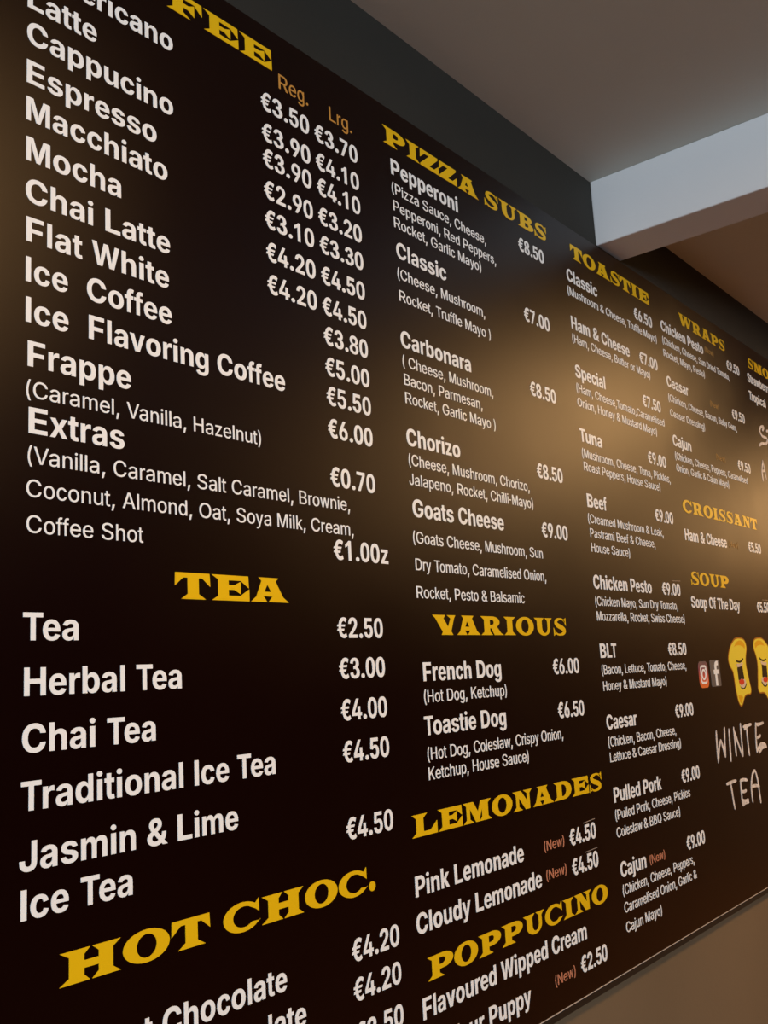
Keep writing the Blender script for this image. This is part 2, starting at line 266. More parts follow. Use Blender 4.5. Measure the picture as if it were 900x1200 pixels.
# letter outlines: advance | contour | contour ...
GLYPH_B = {
    '&': '1376|579 -22 481 -16 392 3 313 34 244 75 187 125 141 184 108 249 88 318 81 393 90 478 116 551 159 617 215 676 260 715 309 753 362 791 646 979 676 1001 702 1024 725 1051 742 1079 753 1110 756 1143 747 1190 720 1230 676 1257 617 1266 576 1262 540 1249 511 1228 489 1201 475 1167 471 1128 477 1079 495 1031 524 981 563 929 609 873 662 811 1367 0 1051 0 464 657 424 705 384 752 345 800 292 875 249 954 221 1039 211 1131 224 1233 262 1323 300 1376 347 1421 403 1459 467 1486 537 1503 615 1508 726 1496 820 1460 873 1425 917 1383 953 1333 988 1249 1000 1157 993 1090 975 1027 946 968 907 914 859 863 802 817 498 598 444 553 405 509 382 461 374 405 381 353 401 307 433 270 476 243 528 225 588 220 669 229 747 256 822 300 889 359 928 406 961 459 989 518 1018 615 1027 722 1278 722 1275 633 1265 551 1248 475 1226 406 1198 344 1166 288 1110 216 1048 159 971 109 914 68 852 35 784 10 680 -14',
    '.': '550|277 -19 209 -7 154 31 116 86 103 153 116 220 154 275 209 312 277 325 344 312 400 275 438 220 450 153 438 86 400 31 344 -7',
    '0': '1324|662 -20 543 -10 438 20 347 71 288 121 236 181 192 251 156 332 128 422 108 520 96 628 92 744 96 860 108 968 129 1067 157 1157 193 1237 237 1308 288 1368 348 1419 439 1470 544 1500 662 1510 780 1500 885 1469 977 1419 1036 1368 1088 1308 1132 1237 1167 1156 1195 1067 1215 968 1227 860 1231 744 1227 628 1215 520 1196 422 1168 332 1132 251 1088 181 1037 121 977 71 886 20 781 -10|662 233 744 248 811 290 847 334 877 390 900 460 916 542 926 637 929 744 926 853 916 948 900 1031 877 1100 847 1157 811 1201 744 1244 662 1258 580 1244 513 1201 476 1157 447 1100 424 1031 407 948 397 853 394 744 397 637 407 542 424 460 447 390 476 334 513 290 580 248',
    '1': '1230|800 1490 800 0 505 0 505 1160 380 1060 170 960 170 1220 400 1330 560 1490',
    '2': '1324|142 0 142 220 670 715 733 778 785 834 826 887 856 939 874 993 881 1051 873 1113 850 1166 815 1208 768 1240 712 1259 649 1266 584 1259 528 1238 482 1204 448 1158 427 1100 420 1033 129 1033 136 1126 158 1210 195 1285 245 1351 306 1407 379 1451 462 1484 553 1503 652 1510 752 1504 844 1485 927 1454 1000 1411 1061 1360 1111 1298 1147 1229 1169 1153 1176 1070 1168 987 1144 906 1116 850 1078 789 1028 725 982 672 927 614 864 552 792 484 566 262 566 251 1196 251 1196 0',
    '3': '1157|76 395 97 270 127 195 174 127 236 71 314 28 403 -1 502 -17 608 -16 723 1 824 36 913 88 984 150 1038 223 1070 301 1081 384 1078 465 1064 543 1034 611 990 668 933 716 832 774 910 825 954 871 991 928 1012 991 1020 1058 1012 1136 989 1225 946 1305 884 1378 814 1431 736 1465 660 1485 587 1492 504 1487 410 1471 325 1437 247 1388 187 1329 145 1261 117 1193 93 1092 357 1048 378 1136 400 1182 431 1216 471 1240 520 1254 570 1254 620 1242 660 1218 691 1183 711 1142 720 1098 717 1048 703 994 676 951 634 917 574 896 457 884 426 661 504 677 567 673 639 654 697 621 738 574 766 522 779 465 779 405 766 343 738 291 697 249 645 221 582 207 525 208 473 224 430 255 395 300 372 349 353 430',
    '4': '1324|65 265 65 506 624 1490 919 1490 373 523 373 511 1258 511 1258 265|779 0 779 337 788 446 788 930 1066 930 1066 0',
    '5': '1324|649 -20 550 -14 459 5 376 36 302 79 239 130 187 192 148 261 123 336 114 418 411 418 421 364 446 316 484 276 532 247 588 228 649 222 719 230 781 256 832 296 871 349 896 414 904 488 896 563 870 629 831 683 778 724 715 750 643 758 578 752 515 731 460 700 419 660 145 708 217 1490 1118 1490 1118 1238 470 1238 431 861 439 861 489 910 558 950 641 977 733 985 829 976 919 949 998 906 1067 848 1123 776 1165 692 1192 598 1200 495 1193 399 1169 310 1131 229 1078 157 1014 96 937 46 850 10 754 -13',
    '6': '1324|666 -20 570 -13 480 7 396 40 319 85 254 143 200 212 159 293 134 383 126 483 131 561 147 639 173 717 210 798 258 886 318 979 663 1490 971 1490 503 805 420 805 448 840 487 874 537 903 595 927 662 943 736 948 823 942 904 923 977 893 1041 850 1095 797 1139 734 1171 660 1190 578 1197 487 1189 390 1166 302 1128 221 1077 151 1014 92 940 44 856 8 765 -13|664 220 732 229 792 254 841 294 879 346 903 409 911 480 903 551 879 614 841 666 792 706 732 731 664 739 597 731 537 706 487 667 449 615 425 552 418 481 425 410 449 347 487 294 537 254 597 229',
    '7': '1324|243 0 863 1228 863 1238 141 1238 141 1490 1182 1490 1182 1234 560 0',
    '8': '1324|661 -20 554 -14 455 4 365 35 285 76 217 126 162 185 121 251 97 323 89 400 99 490 131 572 181 643 246 702 323 745 410 770 410 779 335 803 271 842 217 896 176 961 151 1032 143 1110 150 1184 173 1253 210 1316 260 1372 322 1419 394 1458 476 1487 565 1504 661 1510 757 1504 846 1487 928 1458 1000 1419 1062 1371 1112 1315 1150 1252 1172 1184 1179 1110 1171 1032 1146 961 1105 896 1050 842 987 803 914 779 914 770 999 745 1076 702 1141 643 1191 572 1224 490 1234 400 1226 323 1202 251 1161 185 1105 126 1037 76 957 35 867 4 768 -14|661 206 733 213 795 234 846 267 884 311 908 364 916 424 908 486 883 541 844 586 792 620 730 642 661 650 591 642 530 621 478 586 439 541 414 487 406 424 414 364 438 311 476 267 527 234 589 213|661 874 721 880 774 900 818 931 852 972 874 1021 881 1077 874 1133 853 1182 819 1222 775 1252 722 1271 661 1277 600 1271 547 1252 502 1222 469 1182 448 1133 441 1077 448 1021 469 972 503 931 547 900 601 880',
    '9': '1324|657 1510 753 1503 843 1483 928 1450 1004 1405 1069 1347 1124 1278 1164 1198 1189 1107 1197 1007 1192 929 1176 851 1150 773 1114 692 1065 604 1005 511 660 0 352 0 820 685 903 685 876 650 837 616 787 587 728 563 661 547 588 542 500 548 420 567 347 597 283 640 229 693 185 756 152 830 133 912 126 1003 134 1100 157 1189 195 1269 247 1339 310 1398 384 1446 468 1482 559 1503|659 1270 592 1261 532 1236 482 1196 444 1144 421 1081 413 1010 421 939 444 876 482 824 532 784 592 759 659 751 727 759 786 784 836 823 874 875 898 938 906 1009 898 1080 874 1144 836 1196 787 1236 727 1261',
    'A': '1529|49 0 558 1490 958 1490 1480 0 1141 0 902 719 873 815 844 916 814 1024 792 1108 769 1197 745 1289 721 1385 788 1385 764 1288 742 1196 720 1107 699 1022 671 914 644 813 616 719 386 0|367 346 367 585 1162 585 1162 346',
    'B': '1355|135 0 135 1490 726 1490 829 1485 920 1468 999 1441 1066 1403 1121 1358 1163 1305 1204 1212 1218 1107 1209 1025 1183 954 1141 894 1087 846 1023 811 950 787 950 772 1032 759 1108 725 1176 671 1229 601 1264 513 1276 411 1269 335 1250 265 1218 200 1173 143 1116 94 1047 54 965 24 871 6 764 0|440 251 704 251 820 264 900 303 946 363 962 440 954 499 931 551 894 595 845 628 783 649 712 655 440 655|440 864 681 864 743 870 798 887 844 916 880 954 902 1002 909 1058 895 1132 852 1190 782 1228 687 1241 440 1241',
    'C': '1515|786 -20 689 -14 598 3 512 31 431 70 357 120 291 180 234 251 184 331 145 421 117 520 100 627 94 744 100 861 117 969 145 1069 185 1159 235 1239 293 1310 359 1370 433 1420 514 1459 600 1487 690 1504 786 1510 868 1506 947 1494 1022 1475 1093 1447 1158 1413 1217 1371 1270 1322 1317 1267 1356 1205 1388 1136 1412 1061 1427 980 1118 980 1103 1038 1080 1090 1048 1134 1009 1171 963 1200 911 1222 854 1235 792 1239 718 1233 650 1213 588 1181 534 1136 489 1080 452 1012 425 934 409 844 404 744 409 642 426 552 453 473 490 406 535 350 589 307 650 276 718 257 791 251 853 255 909 269 961 290 1007 319 1047 356 1080 401 1104 452 1119 510 1428 510 1416 441 1395 375 1367 311 1330 250 1286 193 1235 141 1177 95 1112 56 1040 23 961 -1 877 -15',
    'D': '1479|659 0 273 0 273 263 644 263 735 269 815 286 885 314 945 354 994 407 1032 472 1059 550 1076 641 1081 746 1076 850 1059 941 1032 1019 993 1084 945 1136 885 1176 816 1204 736 1221 646 1227 266 1227 266 1490 664 1490 772 1484 873 1468 965 1440 1050 1401 1126 1351 1192 1292 1250 1223 1298 1145 1336 1057 1363 962 1380 858 1385 746 1380 634 1363 530 1336 434 1298 346 1250 267 1192 198 1125 139 1048 89 963 50 869 22 768 6|440 1490 440 0 135 0 135 1490',
    'E': '1244|135 0 135 1490 1132 1490 1132 1237 440 1237 440 877 1080 877 1080 628 440 628 440 253 1134 253 1134 0',
    'F': '1202|135 0 135 1490 1115 1490 1115 1237 440 1237 440 821 1049 821 1049 572 440 572 440 0',
    'G': '1537|795 -20 694 -14 599 3 510 32 428 73 354 124 288 185 231 256 182 337 144 426 116 524 99 629 94 743 100 859 117 967 146 1066 186 1156 236 1237 294 1308 360 1368 435 1419 516 1459 602 1487 693 1504 788 1510 870 1506 948 1494 1022 1474 1092 1446 1156 1411 1216 1370 1269 1323 1315 1270 1354 1211 1385 1148 1408 1081 1423 1009 1113 1009 1094 1060 1069 1106 1037 1145 999 1178 956 1204 907 1223 853 1235 793 1239 720 1233 652 1214 590 1182 536 1138 490 1082 453 1014 426 936 409 846 404 746 409 646 425 556 452 478 489 410 535 354 589 309 651 277 721 257 797 251 897 261 982 290 1050 338 1101 401 1131 480 1142 571 1206 562 818 562 818 794 1438 794 1438 608 1429 484 1401 372 1355 272 1310 206 1257 147 1196 97 1127 56 1026 14 915 -12',
    'H': '1530|135 0 135 1490 440 1490 440 888 1089 888 1089 1490 1395 1490 1395 0 1089 0 1089 635 440 635 440 0',
    'I': '578|138 0 138 1490 448 1490 448 0',
    'J': '1197|567 -20 457 -12 360 10 274 48 201 101 143 169 101 249 76 342 68 448 68 535 373 535 373 443 386 349 425 281 487 240 567 226 647 240 708 281 747 350 760 444 760 1490 1062 1490 1062 449 1054 342 1029 249 988 169 930 102 858 48 773 10 676 -12',
    'L': '1158|135 0 135 1490 440 1490 440 253 1083 253 1083 0',
    'M': '1908|135 0 135 1490 603 1490 845 806 861 751 879 682 899 603 919 518 938 431 956 347 972 270 985 203 926 203 939 268 955 345 973 429 992 516 1012 601 1032 681 1050 751 1066 806 1304 1490 1774 1490 1774 0 1467 0 1467 702 1468 757 1469 824 1471 900 1473 981 1475 1066 1477 1152 1479 1235 1480 1313 1499 1313 1479 1228 1457 1142 1434 1055 1410 970 1388 890 1366 818 1346 754 1330 702 1083 0 826 0 575 702 559 754 539 816 518 889 495 968 471 1052 447 1139 424 1227 402 1313 425 1313 427 1237 428 1156 430 1071 433 986 435 903 436 826 438 759 438 702 438 0',
    'O': '1578|789 -20 693 -14 602 3 516 31 434 70 360 120 293 180 235 251 185 331 145 421 117 520 100 627 94 744 100 861 117 969 145 1069 185 1159 235 1239 293 1310 360 1370 434 1420 516 1459 602 1487 693 1504 789 1510 886 1504 977 1487 1063 1459 1144 1420 1218 1370 1285 1310 1343 1239 1393 1159 1433 1069 1461 969 1478 861 1484 744 1478 627 1461 519 1433 421 1393 331 1343 250 1285 180 1218 120 1144 70 1063 31 977 2 886 -14|789 251 863 257 931 276 992 308 1045 351 1090 407 1126 475 1153 554 1169 643 1174 744 1169 846 1153 936 1126 1015 1090 1083 1045 1138 992 1182 931 1214 863 1233 789 1239 716 1233 648 1214 587 1182 534 1138 489 1082 452 1015 425 936 409 845 404 744 409 643 425 554 452 475 489 407 534 352 587 308 648 276 716 257',
    'P': '1327|135 0 135 1490 716 1490 823 1483 920 1461 1005 1425 1078 1377 1138 1318 1186 1247 1221 1168 1242 1081 1249 987 1242 892 1221 806 1185 727 1137 657 1075 598 1001 550 915 515 818 494 709 487 335 487 335 733 660 733 745 741 814 765 867 804 904 855 927 917 934 987 927 1058 904 1119 867 1169 814 1207 745 1230 659 1238 440 1238 440 0',
    'S': '1341|681 -22 567 -16 463 3 370 33 288 76 219 130 163 196 122 274 96 362 85 462 382 462 396 393 427 337 472 292 531 261 600 242 678 236 754 242 820 260 874 288 915 326 940 373 949 426 941 473 918 512 881 544 831 571 768 594 692 615 528 656 439 682 360 715 291 754 232 800 172 873 136 960 125 1061 133 1147 157 1226 197 1297 252 1359 318 1412 397 1454 485 1485 581 1504 685 1510 791 1504 887 1485 973 1453 1049 1411 1113 1359 1165 1297 1204 1226 1227 1149 1236 1065 941 1065 918 1145 865 1204 785 1241 682 1253 610 1248 550 1231 501 1205 466 1170 445 1128 438 1081 446 1030 471 990 510 957 559 931 616 910 676 893 811 860 901 835 986 803 1062 762 1128 714 1182 657 1222 590 1248 513 1256 424 1249 338 1226 259 1188 188 1136 127 1070 75 991 33 899 3 796 -16',
    'T': '1367|75 1237 75 1490 1292 1490 1292 1237 837 1237 837 0 531 0 531 1237',
    'W': '2125|449 0 49 1490 382 1490 555 757 575 662 594 560 611 456 628 350 645 247 661 148 607 148 625 247 643 350 661 456 680 560 700 662 722 757 904 1490 1221 1490 1402 757 1424 662 1444 560 1463 456 1481 350 1500 247 1518 148 1462 148 1479 247 1496 350 1513 456 1531 560 1549 662 1569 757 1742 1490 2076 1490 1675 0 1327 0 1129 762 1109 849 1090 941 1074 1037 1059 1137 1042 1238 1024 1342 1100 1342 1081 1241 1064 1141 1050 1043 1035 947 1017 853 995 762 798 0',
    'Y': '1497|601 0 601 560 49 1490 406 1490 658 1026 695 956 727 887 758 811 789 722 722 722 753 812 782 888 813 957 848 1026 1092 1490 1448 1490 905 560 905 0',
    'a': '1189|440 -22 339 -12 249 16 174 63 117 128 80 211 68 313 77 399 103 469 143 526 196 570 260 604 331 628 409 645 490 656 577 666 646 675 698 686 733 702 754 724 761 756 761 761 756 805 741 842 716 871 682 893 638 906 586 910 532 906 485 893 446 872 415 846 391 815 375 781 100 826 124 888 155 944 196 992 244 1034 300 1069 363 1096 432 1116 506 1128 587 1132 675 1127 762 1111 842 1083 914 1044 975 992 1021 927 1051 847 1061 753 1061 0 777 0 777 155 767 155 735 106 695 63 645 28 587 1 518 -16|525 189 591 196 649 217 697 250 733 293 756 344 763 400 763 521 746 512 723 503 695 496 663 489 631 483 598 478 568 473 541 470 489 460 444 444 407 423 379 396 362 363 356 321 361 281 378 248 404 223 438 204 478 192',
    'b': '1291|754 -19 670 -11 600 12 543 47 498 88 463 134 437 179 423 179 423 0 128 0 128 1490 428 1490 428 930 437 930 462 975 496 1021 541 1064 598 1100 669 1124 756 1132 836 1125 912 1104 983 1068 1047 1018 1102 954 1148 876 1182 784 1203 677 1209 557 1203 439 1183 335 1149 243 1105 164 1050 99 986 48 915 11 837 -11|662 222 734 233 794 265 840 316 874 384 895 465 902 558 895 650 874 731 841 798 794 849 734 881 662 892 591 881 531 850 484 801 449 735 428 653 421 558 428 464 449 382 484 314 532 264 591 232',
    'c': '1205|628 -22 521 -14 424 10 337 50 261 105 198 172 148 252 111 344 89 444 81 554 89 665 111 766 148 858 198 938 261 1005 337 1060 424 1100 521 1124 628 1132 723 1126 811 1106 890 1075 960 1032 1019 979 1067 915 1102 842 1125 760 846 708 834 749 818 786 797 818 772 846 743 867 709 883 672 893 631 896 557 885 497 853 449 801 415 733 394 650 387 555 394 461 415 379 449 310 497 258 557 225 631 214 672 218 710 228 744 244 774 266 800 294 821 328 837 367 848 409 1127 358 1105 274 1069 199 1021 135 962 80 892 36 813 4 724 -15',
    'd': '1291|536 -19 454 -11 377 11 305 48 241 99 186 164 141 243 108 335 88 439 81 557 88 677 109 784 143 876 189 954 244 1018 308 1068 379 1104 455 1125 535 1132 622 1124 693 1100 750 1064 795 1021 829 975 853 930 863 930 863 1490 1163 1490 1163 0 868 0 868 179 853 179 828 134 793 88 748 47 691 12 621 -11|629 222 700 232 759 264 807 314 841 382 862 464 869 558 862 653 841 735 807 801 760 850 700 881 629 892 557 881 497 849 450 798 416 731 396 650 389 558 396 465 416 384 450 316 498 265 557 233',
    'e': '1220|633 -22 525 -14 426 9 338 48 262 102 198 168 148 247 111 339 89 441 81 553 89 664 111 764 147 856 197 936 260 1004 334 1059 419 1100 514 1124 618 1132 724 1123 823 1097 884 1070 940 1035 990 992 1034 941 1072 882 1102 815 1125 740 1138 657 1143 565 1143 481 204 481 204 669 996 669 856 619 850 700 830 771 797 828 751 871 692 897 621 906 549 897 489 870 441 828 406 772 385 707 378 632 378 499 386 410 410 336 449 279 502 237 565 212 638 204 688 208 734 219 774 238 807 263 835 296 854 336 1126 285 1103 226 1072 172 1032 124 983 81 928 45 864 16 794 -5 717 -18',
    'f': '815|750 1118 750 889 20 889 20 1118|217 0 217 1204 229 1313 265 1402 321 1471 394 1521 482 1550 580 1560 647 1557 709 1549 760 1538 795 1529 741 1303 721 1308 697 1313 670 1317 641 1318 583 1310 544 1285 523 1246 516 1194 516 0',
    'g': '1294|625 -442 535 -438 454 -426 381 -407 316 -380 260 -348 212 -309 157 -243 122 -168 380 -96 398 -127 424 -157 458 -184 502 -205 557 -219 623 -224 726 -211 804 -171 853 -104 869 -8 869 198 846 198 821 154 788 111 744 73 688 43 619 23 536 16 455 22 378 42 307 75 243 121 188 181 143 255 109 343 88 445 81 561 88 680 109 785 144 877 190 955 245 1018 309 1068 381 1104 456 1125 537 1132 624 1124 695 1100 753 1065 798 1021 833 975 858 930 871 930 871 1118 1166 1118 1166 9 1158 -86 1135 -170 1096 -242 1044 -303 980 -353 905 -392 819 -420 726 -436|630 244 701 253 760 282 808 328 842 391 863 470 870 563 863 656 842 736 808 801 761 851 701 881 630 892 557 881 498 849 450 799 416 733 396 653 389 563 396 472 417 394 451 330 498 283 558 254',
    'h': '1275|428 647 428 0 128 0 128 1490 422 1490 422 839 398 839 432 925 477 997 531 1055 597 1098 674 1123 763 1132 871 1119 965 1081 1019 1043 1064 995 1100 937 1126 870 1142 794 1148 711 1148 0 847 0 847 659 834 752 793 822 729 867 645 881 585 875 532 854 489 820 455 774 435 716',
    'i': '555|128 0 128 1118 428 1118 428 0|278 1264 215 1275 162 1309 125 1359 113 1418 125 1477 162 1527 215 1561 278 1572 341 1561 394 1527 430 1478 443 1418 430 1359 394 1309 341 1275',
    'j': '555|127 1118 428 1118 428 -57 422 -137 406 -207 378 -265 340 -313 292 -352 234 -381 168 -402 93 -414 11 -418 -50 -418 -50 -182 -10 -182 54 -174 96 -149 120 -109 127 -53|278 1264 215 1275 162 1309 125 1359 113 1418 125 1477 162 1527 215 1561 278 1572 341 1561 394 1527 430 1478 443 1418 430 1359 394 1309 341 1275',
    'k': '1188|400 327 400 688 445 688 811 1118 1158 1118 675 557 604 557|128 0 128 1490 428 1490 428 0|826 0 490 490 691 703 1179 0',
    'l': '578|146 0 146 1490 436 1490 436 0',
    'm': '1869|128 0 128 1118 406 1118 421 840 399 840 431 934 475 1008 531 1065 594 1104 664 1127 737 1135 812 1126 877 1101 932 1058 977 998 1013 919 1041 822 1006 822 1026 889 1053 948 1088 999 1150 1059 1222 1101 1301 1126 1384 1135 1481 1124 1567 1090 1617 1056 1660 1013 1694 961 1729 867 1741 754 1741 0 1441 0 1441 697 1428 780 1390 838 1332 873 1263 884 1211 878 1165 860 1129 830 1102 791 1085 743 1079 688 1079 0 789 0 789 705 777 779 741 836 685 872 615 884 565 878 520 860 482 830 452 790 434 738 428 676 428 0',
    'n': '1275|428 647 428 0 128 0 128 1118 411 1118 416 839 398 839 432 925 477 997 531 1055 597 1098 674 1123 763 1132 871 1119 965 1081 1018 1043 1063 995 1099 937 1126 870 1142 794 1147 711 1147 0 847 0 847 659 834 752 793 822 729 867 645 881 585 875 532 854 489 820 455 774 435 716',
    'o': '1256|628 -22 521 -14 424 10 337 50 261 105 198 172 148 252 111 344 89 444 81 554 89 665 111 766 148 858 198 938 261 1005 337 1060 424 1100 521 1124 628 1132 735 1124 833 1100 919 1060 995 1005 1058 938 1108 858 1145 766 1167 665 1175 554 1167 444 1145 344 1108 252 1058 172 995 105 919 50 833 10 735 -14|628 214 702 225 762 259 809 311 843 380 863 463 870 555 863 648 843 731 809 799 762 852 702 885 628 896 555 885 494 852 447 799 414 731 394 649 387 555 394 463 414 380 447 311 494 259 555 225',
    'p': '1291|128 -418 128 1118 423 1118 423 930 437 930 462 975 496 1021 541 1064 598 1100 669 1124 756 1132 836 1125 912 1104 983 1068 1047 1018 1102 954 1148 876 1182 784 1203 677 1209 557 1203 439 1183 335 1149 243 1105 164 1050 99 986 48 915 11 837 -11 754 -19 670 -11 600 12 543 47 498 88 463 134 437 179 428 179 428 -418|662 222 734 233 794 265 840 316 874 384 895 465 902 558 895 650 874 731 841 798 794 849 734 881 662 892 591 881 531 850 484 801 449 735 428 653 421 558 428 464 449 382 484 314 532 264 591 232',
    'r': '834|128 0 128 1118 418 1118 418 923 430 923 455 987 490 1039 533 1080 611 1120 700 1133 724 1132 750 1130 775 1127 797 1123 797 855 772 861 739 866 702 869 667 870 602 863 544 841 495 805 459 758 435 702 428 636 428 0',
    's': '1147|572 -22 485 -18 406 -5 333 17 268 46 211 84 163 129 124 181 96 240 78 306 357 354 387 285 434 237 498 207 581 198 658 206 716 230 754 268 766 313 757 353 731 385 686 410 622 428 429 468 330 495 250 533 187 581 143 639 116 707 107 785 122 885 166 970 210 1018 265 1058 330 1090 404 1113 486 1127 577 1132 661 1128 738 1116 806 1095 867 1068 919 1033 963 992 1013 919 1043 834 777 787 752 839 711 881 655 908 581 917 513 909 457 886 420 850 407 803 415 765 439 732 483 706 551 687 752 647 851 620 931 584 993 539 1037 484 1064 420 1072 345 1065 274 1044 210 1008 152 960 101 901 59 831 24 752 -1 666 -17',
    't': '750|683 1118 683 889 20 889 20 1118|174 1384 474 1384 474 327 480 281 498 249 529 230 576 223 596 224 624 227 651 232 671 236 714 11 664 -2 614 -10 566 -14 520 -16 417 -7 331 21 263 66 213 128 184 207 174 301',
    'u': '1275|513 -14 404 -1 310 37 257 75 212 124 176 182 149 249 133 324 128 407 128 1118 428 1118 428 459 441 366 482 296 546 251 630 237 690 243 743 264 786 298 819 345 840 402 847 471 847 1118 1148 1118 1148 0 864 0 860 279 877 279 842 192 798 120 743 62 677 20 600 -6',
    'v': '1228|443 0 31 1118 350 1118 538 538 560 465 580 392 598 318 615 243 632 167 650 88 586 88 603 167 620 243 637 318 655 392 674 465 696 538 882 1118 1197 1118 784 0',
    'w': '1741|361 0 31 1118 346 1118 443 705 460 628 478 548 497 463 516 373 533 277 550 175 516 175 534 275 553 370 573 460 593 546 613 627 631 705 733 1118 1009 1118 1109 705 1126 628 1145 547 1165 462 1186 372 1205 276 1223 175 1189 175 1206 276 1223 371 1241 461 1259 546 1277 627 1294 705 1391 1118 1710 1118 1378 0 1073 0 949 431 931 499 913 574 895 654 878 734 860 813 843 887 896 887 879 814 862 735 844 653 826 574 808 499 790 431 666 0',
    'x': '1188|42 0 475 691 474 457 64 1118 388 1118 489 942 520 884 549 827 576 770 614 687 654 606 540 606 580 687 619 770 646 827 675 884 707 942 812 1118 1130 1118 712 454 712 685 1146 0 824 0 700 210 668 268 639 324 611 381 571 464 531 544 646 544 607 464 570 381 544 324 515 268 484 210 360 0',
    'y': '1233|120 -396 189 -170 226 -179 283 -189 333 -188 375 -175 408 -150 431 -113 443 -63 451 -3 31 1118 350 1118 538 538 559 464 578 391 594 318 609 244 625 167 643 88 573 88 591 167 609 244 627 319 646 392 667 465 690 538 886 1118 1201 1118 726 -132 688 -216 639 -288 580 -347 507 -390 420 -417 316 -426 258 -424 204 -417 157 -408',
    'z': '1173|120 0 120 182 671 868 671 876 137 876 137 1118 1034 1118 1034 919 514 250 514 242 1053 242 1053 0',
    '€': '1402|1101 975 1030 818 58 818 117 975|963 672 886 510 58 510 117 672|1290 1374 1176 1131 1144 1153 1105 1177 1060 1200 1010 1219 954 1232 892 1237 796 1224 713 1184 666 1143 627 1089 595 1023 571 944 557 850 552 743 557 636 571 543 595 463 627 397 666 344 713 303 796 265 892 252 954 256 1009 269 1059 288 1102 310 1140 333 1170 354 1285 113 1230 72 1170 39 1106 13 1002 -12 892 -20 800 -14 714 3 633 31 557 70 488 121 426 181 373 251 328 332 292 421 266 520 251 627 245 743 251 859 266 967 292 1066 328 1156 373 1236 426 1307 488 1368 557 1419 633 1459 714 1487 800 1504 892 1510 1004 1501 1108 1475 1173 1449 1233 1415',
}
